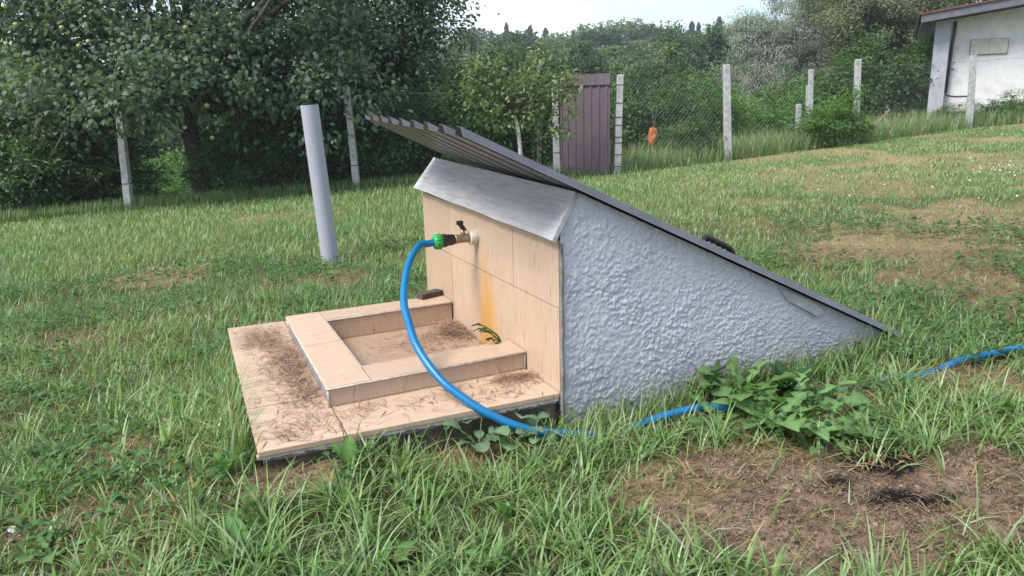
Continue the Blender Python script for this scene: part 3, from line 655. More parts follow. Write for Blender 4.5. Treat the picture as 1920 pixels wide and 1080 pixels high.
def crown(blobs, ncl, per, cr_, ll, lw, c0, c1, r, droop=.3, shape=4, shell=.45, upb=.7, out=.6, csd=.12, flat=.7, lobe=0.0):
    """blobs: (centre, radii). Leaves in clumps spread through the volume, denser towards the outside."""
    vol = np.array([np.prod(b[1]) for b in blobs])**.75; idx = r.choice(len(blobs), ncl, p=vol/vol.sum())
    bc = np.array([b[0] for b in blobs])[idx]; br = np.array([b[1] for b in blobs])[idx]
    dv = unit(ncl, r); rad = r.random(ncl)**shell
    wob = .78+.5*fbm(dv[:, 0]*2.5+idx*3.1, dv[:, 2]*2.5+dv[:, 1]*2, 3, 2)
    cc = bc+dv*br*(rad*wob)[:, None]
    tone = r.normal(0, 1, ncl); sz = r.uniform(.6, 1.4, ncl)
    N = ncl*per; ci_ = np.repeat(np.arange(ncl), per)
    off = r.normal(size=(N, 3))*np.array([1, 1, flat])*cr_*sz[ci_][:, None]*.6
    if lobe: off = unit(N, r)*(r.random(N)**.45*cr_*sz[ci_]*.95)[:, None]*np.array([1, 1, flat])
    P = cc[ci_]+off
    outv = dv[ci_]*out+off/(cr_+1e-6)*.35
    d = unit(N, r)*.8+outv+np.array([0, 0, -droop]); nrm = unit(N, r)*.75*(1 if lobe == 0 else .45)+np.array([0, 0, upb])+outv*.5+off/(cr_+1e-6)*lobe
    L = ll*r.uniform(.6, 1.3, N); W = lw*r.uniform(.7, 1.2, N)
    V, T, m_ = leaves(P, d, nrm, L, W, shape=shape)
    f = np.clip(.5+tone[ci_]*.25+r.normal(0, .18, N), 0, 1)[:, None]
    c = (np.array(c0)*(1-f)+np.array(c1)*f)*(1+r.normal(0, csd, (N, 1)))
    return V, T, np.repeat(np.clip(c, .004, 1), m_, 0), cc
def limbs(base, fork, targets, r0, r, n=6):
    parts = []
    for tgt in targets:
        tgt = np.asarray(tgt); f0 = fork+(r.random(3)-.5)*.1; mid = f0*.5+tgt*.5+(r.random(3)-.5)*np.linalg.norm(tgt-f0)*.25
        parts.append(tube(catmull([f0, mid, tgt], 4), list(np.linspace(r0, r0*.15, 9)), n))
    return merge(*parts)
def tree(name, label, cat, base, trunk_pts, trunk_r, CR, limb_n, limb_r, group=None, bark='bark', limb_bark=None, lm='leaf', r=rng, twig=0):
    e = empty(name, base, 0, label, cat, group); b_ = np.asarray(base, float)
    obj('trunk', tube(catmull([np.asarray(p)-b_ for p in trunk_pts], 5), list(np.linspace(trunk_r, trunk_r*.6, (len(trunk_pts)-1)*5+1)), 10), MAT[bark], e, True)
    V, T, c, cc = CR
    nobj('crown', V-b_, T, MAT[lm], e, c)
    if limb_n:
        sel = r.choice(len(cc), limb_n, replace=False)
        obj('limbs', limbs(b_, np.asarray(trunk_pts[-1])-b_, cc[sel]-b_, limb_r, r), MAT[limb_bark or bark], e, True)
    return e, cc
def blobs_px(L, D, dr=1.0):
    out = []
    for q in L:
        px, py, rx, ry = q[:4]; dd = D+(q[4] if len(q) > 4 else 0); s = dd/F
        out.append((R(px, py, dd), (rx*s, dr*.5*(rx+ry)*s, ry*s)))
    return out
# --- apple tree
ab = gp(383, 372); DA = ab[1]
ab_f = R(352, 232, DA); 
AP = blobs_px([(60, 60, 170, 140), (210, 130, 150, 130, -.5), (330, 50, 190, 150), (440, 130, 150, 130, -.4), (545, 60, 150, 150), (560, 190, 130, 110, -.3), (130, 215, 130, 75, -.5),
               (380, -140, 420, 130, .3), (650, 150, 110, 110), (290, 190, 100, 45, .2), (620, 245, 80, 70), (470, 230, 90, 60), (60, -60, 200, 120), (40, 250, 100, 90, .4), (215, 190, 90, 60, -1.9), (300, 150, 100, 70, -1.6), (130, 150, 100, 70, -1.6)], DA)
CRA = crown(AP, 680, 60, 0.30, .10, .068, (.045, .08, .052), (.145, .205, .13), rng, .45, 6, .5)
ae, acc = tree('apple_tree', 'large dark apple tree with leaning trunk and yellowish fruit at the left', 'tree', ab, [ab-np.array([0, 0, .1]), R(372, 310, DA), ab_f, R(340, 180, DA)], .17, CRA, 60, .06)
def sphere_vf(r_, n=8, m_=6):
    V = [(0, 0, -r_*.9)]; Fc = []
    for i in range(1, m_):
        a = math.pi*i/m_
        for j in range(n): V.append((r_*math.sin(a)*math.cos(2*math.pi*j/n), r_*math.sin(a)*math.sin(2*math.pi*j/n), -r_*math.cos(a)*.92))
    V.append((0, 0, r_*.8)); L = len(V)-1
    for j in range(n): Fc += [(0, 1+(j+1) % n, 1+j), (L, 1+(m_-2)*n+j, 1+(m_-2)*n+(j+1) % n)]
    for i in range(m_-2):
        for j in range(n): Fc.append((1+i*n+j, 1+i*n+(j+1) % n, 1+(i+1)*n+(j+1) % n, 1+(i+1)*n+j))
    return V, Fc
apm = pymesh('apple', sphere_vf(.036), MAT['apple'], True)
for (px, py) in ((10, 12), (30, 46), (148, 86), (166, 78), (266, 140), (275, 142), (398, 258), (116, 52), (12, 82), (408, 26), (160, 50), (255, 68), (348, 52), (388, 198)):
    o = bpy.data.objects.new('apple', apm); link(o, ae); o.location = Vector(R(px, py, DA-1.35)-ab); o.scale = (random.uniform(.85, 1.15),)*3
# --- its neighbour to the right
nb_ = np.array([*R(735, 330, DA+2.2)[:2], 0]); nb_[2] = float(terrain(nb_[0], nb_[1])); DN = nb_[1]
NP = blobs_px([(690, 60, 120, 110), (790, 70, 75, 75), (735, 140, 70, 75), (640, 10, 130, 110), (800, 20, 60, 45), (675, 185, 80, 85), (770, -40, 90, 50)], DN)
tree('fruit_tree', 'dark broadleaf tree between the apple tree and the open sky', 'tree', nb_, [nb_, R(725, 250, DN), R(715, 170, DN)], .12,
     crown(NP, 330, 60, .28, .085, .058, (.043, .076, .05), (.135, .195, .125), rng, .35, 6, .55), 34, .045)
# --- shrubs, built from shared crowns
SHR = []
for i in range(3):
    r = np.random.default_rng(40+i); bl = [((0, 0, .55), (.62, .6, .6)), ((.35, .1, .9), (.45, .45, .5)), ((-.4, .1, .75), (.45, .5, .55)), ((.1, -.15, 1.2), (.4, .4, .45))]
    V, T, c, cc = crown(bl, 120, 46, .16, .075, .038, (.035, .075, .03), (.10, .185, .065), r, .35, 4, .5)
    SHR.append((npmesh('foliage', V, T, MAT['leaf'], c), pymesh('stems', limbs(None, np.array([0, 0, 0.]), cc[r.choice(len(cc), 14)], .014, r, 5), MAT['bark'])))
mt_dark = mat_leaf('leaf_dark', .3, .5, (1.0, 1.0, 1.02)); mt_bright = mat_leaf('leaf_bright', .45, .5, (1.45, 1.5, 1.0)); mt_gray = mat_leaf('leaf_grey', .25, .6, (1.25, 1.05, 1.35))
def shrub(px, py, D, w_, h_, label, tint=None, var=None, name='shrub', group='shrubs along the fence'):
    q = R(px, py, D); z = float(terrain(q[0], q[1])); v_ = random.randrange(3) if var is None else var
    e = empty(name, (q[0], q[1], z-.03), random.uniform(0, 6.28), label, 'shrub', group)
    for nme, me in zip(('foliage', 'stems'), SHR[v_]):
        o = bpy.data.objects.new(nme, me); link(o, e); o.scale = (w_, w_, h_)
        if nme == 'foliage' and tint is not None: o.material_slots[0].link = 'OBJECT'; o.material_slots[0].material = tint
    return e
DS = 'dark undergrowth shrub '
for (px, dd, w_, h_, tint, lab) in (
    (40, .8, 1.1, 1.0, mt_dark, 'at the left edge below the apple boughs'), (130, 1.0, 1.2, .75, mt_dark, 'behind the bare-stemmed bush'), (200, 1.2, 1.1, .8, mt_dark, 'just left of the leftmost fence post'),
    (275, 7.5, 1.5, .9, mt_bright, 'seen through the gap left of the apple trunk'), (330, 9.5, 1.9, 1.1, mt_bright, 'brightly lit behind the apple trunk'), (310, 6.0, 1.2, .6, mt_bright, 'low and pale behind the leftmost post'),  # sunlit look behind the apple trunk is put into the brighter leaf tint
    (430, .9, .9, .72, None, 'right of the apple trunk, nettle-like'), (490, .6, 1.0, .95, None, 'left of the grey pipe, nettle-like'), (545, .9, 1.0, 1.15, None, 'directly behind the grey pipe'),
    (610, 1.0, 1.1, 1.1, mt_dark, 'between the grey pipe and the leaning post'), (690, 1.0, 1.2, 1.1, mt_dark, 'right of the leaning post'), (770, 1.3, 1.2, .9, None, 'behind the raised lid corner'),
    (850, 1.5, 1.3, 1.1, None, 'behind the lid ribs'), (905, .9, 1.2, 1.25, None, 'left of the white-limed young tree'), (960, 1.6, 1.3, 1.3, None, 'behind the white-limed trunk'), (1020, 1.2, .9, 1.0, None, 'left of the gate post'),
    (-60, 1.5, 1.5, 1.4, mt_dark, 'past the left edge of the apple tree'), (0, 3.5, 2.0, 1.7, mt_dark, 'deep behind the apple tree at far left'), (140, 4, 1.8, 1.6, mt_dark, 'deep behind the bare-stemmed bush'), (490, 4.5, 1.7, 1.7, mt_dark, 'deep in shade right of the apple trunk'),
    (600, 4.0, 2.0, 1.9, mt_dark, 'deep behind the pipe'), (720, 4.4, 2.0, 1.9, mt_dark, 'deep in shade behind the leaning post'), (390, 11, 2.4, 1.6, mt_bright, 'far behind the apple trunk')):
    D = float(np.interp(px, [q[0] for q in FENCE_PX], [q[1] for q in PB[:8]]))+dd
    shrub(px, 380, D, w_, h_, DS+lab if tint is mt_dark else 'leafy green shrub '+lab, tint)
# --- bare-stemmed bush at the far left
bb_ = gp(60, 402); r = np.random.default_rng(5)
be = empty('open_bush', bb_, 0, 'open bush with pale bare stems at the left edge of the lawn', 'bush')
st = []; tips = []
for (px, py, bx) in ((10, 250, 20), (55, 205, 45), (95, 180, 50), (130, 230, 60), (30, 170, 40), (190, 330, 80), (0, 320, 10), (150, 300, 60), (-40, 240, 0)):
    a = R(bx, 402, bb_[1]+r.uniform(-.2, .2))-bb_; a[2] = -.03; t_ = R(px, py, bb_[1]+r.uniform(-.4, .3))-bb_; mid = (a+t_)/2+np.array([r.uniform(-.12, .12), 0, r.uniform(-.02, .14)])
    p_ = catmull([a, mid, t_], 5); st.append(tube(p_, list(np.linspace(.022, .007, len(p_))), 6))
    for j in range(6):
        s0 = p_[r.integers(4, len(p_))]; e1 = s0+np.array([r.normal(0, .22), r.normal(0, .2), r.uniform(0, .25)]); st.append(tube([s0, (s0+e1)/2+r.normal(0, .02, 3), e1], [.006, .004, .002], 4)); tips += [s0*.4+e1*.6, e1]
obj('stems', merge(*st), MAT['pale_bark'], be, True)
tp = np.array(tips); N = len(tp)*20; P = tp[r.integers(0, len(tp), N)]+r.normal(0, .075, (N, 3)); V, T, m_ = leaves(P, unit(N, r), unit(N, r)*.6+np.array([0, 0, 1]), .05*r.uniform(.6, 1.3, N), .026)
nobj('leaves', V, T, MAT['leaf'], be, np.repeat(np.array([.06, .1, .03])*r.uniform(.5, 1.3, (N, 1)), m_, 0))
# --- grey feathery tree
fb = np.array([*R(830, 300, DA+5.5)[:2], 0.]); fb[2] = float(terrain(fb[0], fb[1])); DF = fb[1]
FPx = blobs_px([(850, 140, 55, 90), (810, 210, 75, 80), (870, 220, 50, 70), (860, 100, 40, 50), (780, 250, 60, 60)], DF)
tree('feathery_tree', 'grey twiggy fine-leaved tree behind the lid corner', 'tree', fb, [fb, R(835, 300, DF), R(842, 220, DF)], .09,
     crown(FPx, 330, 55, .2, .055, .016, (.11, .125, .115), (.21, .225, .205), rng, .1, 4, .7), 90, .018, bark='pale_bark')
# --- young fruit tree with limed trunk
yb = np.array([*G0(980, 345)[:2], 0.]); yb[2] = float(terrain(yb[0], yb[1])); DY = yb[1]
YP = blobs_px([(1078, 145, 24, 17), (1050, 168, 28, 24), (1015, 190, 30, 24), (1042, 240, 26, 24), (985, 152, 34, 34), (938, 122, 40, 28), (898, 170, 34, 28), (888, 128, 20, 18), (935, 205, 36, 28), (975, 218, 30, 28), (1020, 100, 14, 20), (1062, 212, 20, 18)], DY)
ye, _ = tree('young_fruit_tree', 'young fruit tree with white limed trunk left of the gate', 'tree', yb, [yb, R(976, 290, DY), R(972, 245, DY), R(965, 215, DY)], .035,
     crown(YP, 120, 17, .15, .08, .042, (.09, .14, .055), (.23, .29, .14), rng, .4, 6, .8), 36, .014, bark='white_bark', limb_bark='bark')
# --- vine
r = np.random.default_rng(8); N = 900; s = r.random(N); P = vb+(vt+np.array([.0, 0, .1])-vb)*s[:, None]+r.normal(0, .055, (N, 3))*(1+1.0*(s[:, None] < .4))
V, T, m_ = leaves(P, unit(N, r)+np.array([0, -.3, -.5]), unit(N, r)+np.array([0, -1, .5]), .06*r.uniform(.6, 1.3, N), .045)
ve = empty('climbing_vine', vb, 0, 'pale green vine climbing the pole left of the gate', 'vine')
nobj('leaves', V-vb, T, MAT['leaf'], ve, np.repeat(np.array([.12, .2, .05])*r.uniform(.5, 1.2, (N, 1)), m_, 0))
obj('stems', merge(*[tube(catmull([np.array([.045*math.cos(a+i*1.3), .045*math.sin(a+i*1.3), 0])+(vt-vb)*i/6 for i in range(7)], 4), .006, 5) for a in (0, 2.2, 4.1)]), MAT['bark'], ve, True)
# --- middle-distance trees
def mid_tree(name, label, D, bpx, blist, ncl, per, cr_, ll, lw, c0, c1, droop=.3, limb=30, group='trees beyond the fence', **kw):
    b_ = np.array([*R(bpx, 240, D)[:2], 0.]); b_[2] = float(terrain(b_[0], b_[1])); bl = blobs_px(blist, D)
    tp = np.mean([q[0] for q in bl], 0); tp = b_*.45+tp*.55
    return tree(name, label, 'tree', b_-np.array([0, 0, .2]), [b_-np.array([0, 0, .2]), (b_+tp)/2+np.array([.1, 0, 0]), tp], .012*D*.5, crown(bl, int(ncl*.6), int(per*3), cr_*1.3, ll*.75, lw*.85, c0, c1, rng, droop, 4, lobe=1.2, **kw), limb, .004*D, group)
mid_tree('alder_tree', 'rounded green alder directly behind the gate', 34, 1110, [(1080, 210, 70, 70), (1010, 200, 70, 90), (1110, 140, 50, 40), (1060, 130, 60, 50)], 300, 45, .55, .2, .13, (.04, .08, .045), (.13, .20, .105))
mid_tree('alder_tree', 'bushy green alder right of the gate behind the wire mesh', 27, 1230, [(1230, 160, 55, 70), (1190, 200, 55, 80), (1280, 210, 50, 70), (1230, 240, 80, 60), (1300, 170, 30, 40)], 330, 50, .4, .15, .1, (.045, .088, .045), (.155, .235, .115))
mid_tree('alder_tree', 'tall alder left of the willow', 48, 1330, [(1340, 180, 50, 70), (1310, 130, 45, 50), (1350, 110, 40, 50), (1280, 120, 60, 60)], 280, 45, .8, .28, .18, (.045, .085, .048), (.13, .20, .105))
mid_tree('willow_tree', 'big silvery grey-green willow behind the fence', 34, 1470, [(1430, 90, 70, 70), (1500, 60, 80, 80), (1420, 160, 60, 60), (1500, 150, 90, 70), (1560, 30, 60, 60), (1400, 60, 30, 35), (1560, 120, 60, 70)], 620, 95, .5, .17, .042, (.15, .18, .155), (.34, .38, .34), .9)
mid_tree('willow_tree', 'olive green willow next to the white building', 26, 1660, [(1640, 60, 80, 90), (1710, 90, 60, 80), (1620, 150, 60, 60), (1690, 170, 60, 60), (1650, 0, 100, 60), (1740, 20, 70, 60), (1580, 190, 50, 50)], 640, 70, .42, .13, .065, (.08, .11, .06), (.23, .26, .16), .4)
mid_tree('walnut_tree', 'leafy tree rising above the building roof at the right edge', 30, 1830, [(1780, -20, 90, 60), (1880, -60, 120, 80), (1700, -50, 110, 70), (1600, -40, 90, 50)], 380, 45, .5, .2, .1, (.08, .11, .06), (.2, .23, .14), .4)
# low bushes beyond the fence on the right
for i, (px, D, w_, h_, lab) in enumerate(((1330, 18, 1.6, 1.2, 'left of the straight fence post'), (1390, 20, 1.9, 1.1, 'right of the straight fence post'), (1440, 22, 2.2, 1.3, 'left of the short stub post'), (1490, 23, 1.8, 1.4, 'behind the stub post'),
        (1560, 20, 1.8, 1.3, 'behind the round bright bush'), (1640, 20, 1.9, 1.5, 'right of the tall post'), (1700, 19, 1.6, 1.3, 'left of the building pier'), (1270, 17, 1.7, 1.2, 'right of the orange rag'), (1200, 16, 1.5, 1.2, 'behind the orange rag'), (1310, 24, 2.4, 1.5, 'far behind the mesh'), (1120, 18, 2.0, 1.3, 'behind the gate'))):
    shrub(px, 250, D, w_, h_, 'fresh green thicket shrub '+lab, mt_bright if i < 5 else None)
q = gp(1560, 277)
e = shrub(1560, 262, q[1]+.35, .95, .62, 'round bright green bush left of the tall fence post', mt_bright, 0, 'round_bush', None)
shrub(1300, 262, PB[5][1]+.6, .8, .5, 'low leafy weed bush at the fence left of the straight post')
shrub(1860, 200, 16.0, .55, .32, 'low green bush at the foot of the white building', None, 1); shrub(1780, 200, 16.6, .5, .3, 'weedy bush beside the building pier', None, 2); shrub(1905, 200, 15.6, .6, .4, 'weedy bush at the right edge before the white wall', mt_bright, 0)
# --- far forest: shared trees
def forest_mesh(kind, seed):
    r = np.random.default_rng(seed)
    if kind == 'broad':
        bl = [((0, 0, 9), (3.2, 3.2, 4.2)), ((1.5, .5, 6.5), (2.6, 2.6, 3)), ((-1.6, -.4, 7), (2.6, 2.6, 3.2)), ((0, 0, 4), (2.8, 2.8, 2.6)), ((.4, -.6, 12), (1.7, 1.7, 2))]
        V, T, c, cc = crown(bl, 110, 260, 1.15, .27, .2, (.035, .07, .045), (.13, .195, .105), r, .25, 4, .33, lobe=1.6)
        tr = tube([(0, 0, -1), (.1, 0, 5), (0, 0, 10)], [.25, .2, .1], 7)
    else:
        N = 10000; h_ = r.random(N)**.85; ang = r.random(N)*6.283; tier = .75+.35*np.sin(h_*60); rad = ((1-h_)*6.0+.03)*tier*np.sqrt(r.random(N))
        P = np.stack([rad*np.cos(ang), rad*np.sin(ang), 2+h_*12.8-.25*rad], -1)
        d = np.stack([np.cos(ang), np.sin(ang), -.35+2.6*h_**5], -1)+unit(N, r)*(.4*(1-h_**4))[:, None]
        V, T, m_ = leaves(P, d, np.array([0, 0, 1.])+unit(N, r)*.5, (.3+.45*(1-h_))*r.uniform(.6, 1.3, N), .07+.16*(1-h_))
        c = np.repeat(np.array([.05, .085, .062])*r.uniform(.5, 1.6, (N, 1)), m_, 0); tr = tube([(0, 0, -1), (0, 0, 13.5)], [.2, .01], 7)
    return npmesh('crown', V, T, MAT['forest'], c), pymesh('trunk', tr, MAT['bark'], True)
FB = [forest_mesh('broad', 60+i) for i in range(4)]; FC = [forest_mesh('conifer', 80+i) for i in range(2)]
def forest_tree(px, ytop, D, ms, wid, name, label, group):
    q = R(px, ytop, D); z = float(terrain(q[0], q[1])); nat = 14.0 if name == 'broadleaf_tree' else 15.2; H = max(6, q[2]-z); s = H/nat
    e = empty(name, (q[0], q[1], z), random.uniform(0, 6.28), label, 'tree', group)
    for nme, me in zip(('crown', 'trunk'), ms):
        o = bpy.data.objects.new(nme, me); link(o, e); o.scale = (s*wid, s*wid, s)
LB = 'broadleaf tree of the far woodland behind the fence'; LC = 'conifer of the distant hazy treeline'
for (n, D, y0, jit, xs, LB) in ((9, 62, 118, 34, (720, 1420), 'broad mid-green tree in the nearest row of the woodland'), (11, 85, 80, 22, (640, 1480), 'rounded tree in the middle row of the woodland'), (13, 112, 56, 14, (600, 1560), 'hazy broadleaf tree on the woodland skyline')):
    for i in range(n):
        px = xs[0]+(xs[1]-xs[0])*(i+.5+random.uniform(-.35, .35))/n
        forest_tree(px, y0+random.uniform(-jit, jit)-(14 if 1050 < px < 1290 else 0), D*random.uniform(.93, 1.08), random.choice(FB), random.uniform(1.25, 1.8), 'broadleaf_tree', LB, 'far broadleaf woodland')
for i in range(26):
    px = 860+260*(i+random.uniform(-.4, 1.4))/12 if i < 12 else 1255+230*(i-12+random.uniform(-.3, 1.3))/14
    forest_tree(px, (53 if px < 1080 else 46 if px < 1290 else 38)+random.triangular(-14, 16, 6), random.uniform(140, 165), random.choice(FC), random.uniform(.8, 1.2), 'conifer', LC, 'distant conifers')
for i in range(14):                                      # woodland behind the orchard trees on the left
    px = -250+1000*i/14
    forest_tree(px, random.uniform(60, 130), random.uniform(38, 55), random.choice(FB), 1.3, 'broadleaf_tree', 'broadleaf tree glimpsed through the apple tree foliage', 'woodland behind the apple tree')

# ================================================================== grass
def blades(x, y, z, h, w_, az, th0, th1, S_, colr, sag=0):
    n = len(x); base = np.stack([x, y, z], -1); dr = np.stack([np.cos(az), np.sin(az), 0*az], -1); sd_ = np.stack([-np.sin(az), np.cos(az), 0*az], -1)
    P = base.copy(); rows = []
    for i in range(S_+1):
        t_ = i/S_
        if i < S_:
            wd = (w_*(1-t_**1.8)*.5*(1 if i else .75))[:, None]; rows += [P-sd_*wd, P+sd_*wd]
        else: rows.append(P.copy())
        th = th0+th1*(t_+.5/S_); P = P+(dr*np.sin(th)[:, None]+np.array([0, 0, 1.])*np.cos(th)[:, None])*(h/S_)[:, None]
    V = np.stack(rows, 1); m_ = 2*S_+1; T0 = []
    for i in range(S_-1): a = 2*i; T0 += [[a, a+1, a+3], [a, a+3, a+2]]
    a = 2*(S_-1); T0.append([a, a+1, a+2])
    V[..., 2] = np.maximum(V[..., 2], z[:, None]+.001)
    T = (np.array(T0)[None]+np.arange(n)[:, None, None]*m_).reshape(-1, 3)
    return V.reshape(-1, 3), T, np.repeat(colr, m_, 0)
GP = np.array([[.135, .235, .065], [.17, .275, .09], [.22, .315, .14], [.095, .18, .058], [.27, .345, .21]])  # last, palest grey-green entry paints highlights on scattered blades
ST = np.array([[.34, .25, .13], [.26, .18, .09], [.42, .33, .19], [.20, .13, .075]])
def gcol(n, r, dry):
    g = GP[r.choice(5, n, p=[.3, .28, .18, .14, .10])]*r.uniform(.75, 1.3, (n, 1)); s = ST[r.integers(0, 4, n)]*r.uniform(.7, 1.2, (n, 1))
    return np.where((r.random(n) < dry)[:, None], s, g)
def sample(r0, r1, dens, r, half=.78):
    n = int(dens*.5*(r1*r1-r0*r0)*2*half); a = r.uniform(-half, half, n); d = np.sqrt(r.uniform(r0*r0, r1*r1, n))
    return d*np.sin(a), d*np.cos(a)
parts = []
def emit(x, y, h, w_, S_, r, th0=(.05, .5), th1=(.2, 1.3), keep_dry=.55, az=None, soilcut=.97, lean_clear=True):
    hs = inside_house(x, y, .012); so = soil_m(x, y); dr = dry_m(x, y)
    keep = (~hs) & (r.random(len(x)) > so*soilcut) & (r.random(len(x)) > dr*keep_dry)
    far_ = y > fence_y(x)+1.0; keep &= ~far_
    keep &= r.random(len(x)) > .78*pmask(CLEARW, x, y, .25, 9, 77)
    x, y, h, w_, dr = x[keep], y[keep], h[keep], w_[keep], dr[keep]; n = len(x)
    az_ = r.uniform(0, 6.283, n) if az is None else az[keep]
    patch_ = fbm(x*1.7, y*1.7, 71, 3); right = sstep(.3, 3, x)*sstep(2.4, 3.6, y)
    h = h*(.65+.8*patch_)*(1-.4*dr)*(1-.35*right)
    c = gcol(n, r, np.clip(dr*.75+.09, 0, 1)); hue = fbm(x*.9+4, y*.9, 91, 3)[:, None]; c = c*(1+(hue-.5)*np.array([.7, .35, .3]))
    isdry = (c[:, 0] > c[:, 1]*.95); t0 = np.where(isdry, r.uniform(.7, 1.5, n), r.uniform(*th0, n)); h = np.where(isdry, h*.75, h)
    parts.append(blades(x, y, gz(x, y), h, w_, az_, t0, r.uniform(*th1, n), S_, c))
r = np.random.default_rng(21)
# tufts near the camera
for (r0, r1, dt, per, hh, ww) in ((1.0, 2.7, 270, 16, (.05, .15), (.0035, .0075)), (2.7, 4.6, 80, 16, (.05, .14), (.004, .007))):
    tx, ty = sample(r0, r1, dt, r); n = len(tx); per_ = r.integers(per//2, per*3//2, n); I = np.repeat(np.arange(n), per_)
    hs_ = r.uniform(.5, 1.25, n)[I]; a = r.uniform(0, 6.283, len(I)); rad = np.abs(r.normal(0, .018, len(I)))
    emit(tx[I]+rad*np.cos(a), ty[I]+rad*np.sin(a), r.uniform(*hh, len(I))*hs_, r.uniform(*ww, len(I)), 4 if r0 < 2 else 3, r, (.1, .85), (.2, 1.7), az=a+r.normal(0, .5, len(I)), keep_dry=.8)
x, y = sample(1.0, 2.7, 4200, r); emit(x, y, r.uniform(.025, .09, len(x)), r.uniform(.0025, .0055, len(x)), 3, r, (.1, .9))
x, y = sample(2.7, 5.2, 3300, r); emit(x, y, r.uniform(.03, .095, len(x)), r.uniform(.003, .0055, len(x)), 2, r, (.1, .8))
x, y = sample(5.2, 9, 1500, r, .72); emit(x, y, r.uniform(.04, .10, len(x)), r.uniform(.005, .009, len(x)), 2, r, keep_dry=.2)
x, y = sample(9, 17.5, 560, r, .68); emit(x, y, r.uniform(.04, .10, len(x)), r.uniform(.009, .015, len(x)), 2, r, keep_dry=.2)
def join(parts):
    V = []; T = []; C = []; o = 0
    for v, t_, c in parts: V.append(v); T.append(t_+o); C.append(c); o += len(v)
    return np.concatenate(V), np.concatenate(T), np.concatenate(C)
V, T, C = join(parts); print('lawn tris', len(T))
tag(nobj('lawn_grass', V, T, MAT['grass'], None, C), 'uneven green lawn grass with dry patches around the spring house', 'grass', kind='stuff')
# tall grass along the fence and behind
parts = []
n = 26000; x = r.uniform(-7, 13, n); y = fence_y(x)+np.abs(r.normal(0, .55, n))*np.where(x > 1.5, 1.2, .7)-.12
h = r.uniform(.1, .34, n)*np.where(x > 2, 1.1, .7); c = gcol(n, r, .12+.1*(x > 2)); parts.append(blades(x, y, terrain(x, y), h, r.uniform(.007, .013, n), r.uniform(0, 6.28, n), r.uniform(0, .3, n), r.uniform(.1, 1.0, n), 3, c*np.array([.9, .95, 1.0])))
n = 24000; x = r.uniform(1.0, 15, n); y = fence_y(np.clip(x, -9, 9.5))+r.uniform(.3, 8, n); h = r.uniform(.15, .5, n); c = gcol(n, r, .25)
parts.append(blades(x, y, terrain(x, y), h, r.uniform(.010, .018, n), r.uniform(0, 6.28, n), r.uniform(0, .3, n), r.uniform(.1, .9, n), 2, c*.95))
V, T, C = join(parts); tag(nobj('tall_grass', V, T, MAT['grass'], None, C), 'tall unmown grass along the wire fence', 'grass', kind='stuff')
# grass crowding the platform and wall foot
parts = []
def along(u0, v0, u1, v1, n, hh, off):
    s = r.random(n); u = u0+(u1-u0)*s; v_ = v0+(v1-v0)*s; P = np.array([S(a, b_, 0) for a, b_ in zip(u, v_)])
    nd = np.array([off[0]*Uu[0]+off[1]*Vv[0], off[0]*Uu[1]+off[1]*Vv[1]]); o = np.abs(r.normal(0, .05, n))+.008
    x = P[:, 0]+nd[0]*o; y = P[:, 1]+nd[1]*o; h = r.uniform(*hh, n); kp = r.random(n) > np.maximum(soil_m(x, y)*.7, .85*pmask(CLEARW, x, y, .25, 9, 77))
    x, y, h = x[kp], y[kp], h[kp]; n = len(x)
    parts.append(blades(x, y, gz(x, y), h, r.uniform(.003, .006, n), r.uniform(0, 6.28, n), r.uniform(0, .35, n), r.uniform(.1, 1.2, n), 4, gcol(n, r, np.full(n, .12))))
along(0, -1.175, 1.66, -1.175, 520, (.06, .2), (0, -1)); along(1.665, -1.175, 1.665, .0, 700, (.06, .17), (1, 0)); along(0, -.9, 0, 0, 160, (.04, .16), (-1, 0)); along(-.02, 0, -.02, 1.95, 900, (.04, .15), (-1, 0)); along(1.8, 0, 1.8, 1.95, 300, (.06, .15), (1, 0)); along(-.05, 1.97, 1.8, 1.97, 500, (.05, .14), (0, 1))
V, T, C = join(parts); tag(nobj('edge_grass', V, T, MAT['grass'], None, C), 'longer grass blades crowding the platform edge and wall foot', 'grass', kind='stuff')
# dead straw and clippings on soil and dry patches
x, y = sample(1.0, 5.0, 12500, r); so = soil_m(x, y); dr = dry_m(x, y); kp = (r.random(len(x)) < np.maximum(so*.85, dr*.8)*(1-.85*pmask(CHARW, x, y, .8, 6, 40))) & ~inside_house(x, y, .02); x, y = x[kp], y[kp]; n = len(x)
V, T, C = blades(x, y, gz(x, y)+r.uniform(.001, .018, n), r.uniform(.008, .06, n), r.uniform(.001, .0026, n), r.uniform(0, 6.28, n), r.uniform(1.0, 1.75, n), r.uniform(-.5, .6, n), 2, ST[r.integers(0, 4, n)]*r.uniform(.35, 1.05, (n, 1))*np.array([.95, .9, .95]))
tag(nobj('dead_straw', V, T, MAT['litter'], None, C), 'dead brown straw strewn over bare soil and dry patches', 'straw', kind='stuff'); print('straw', len(T))
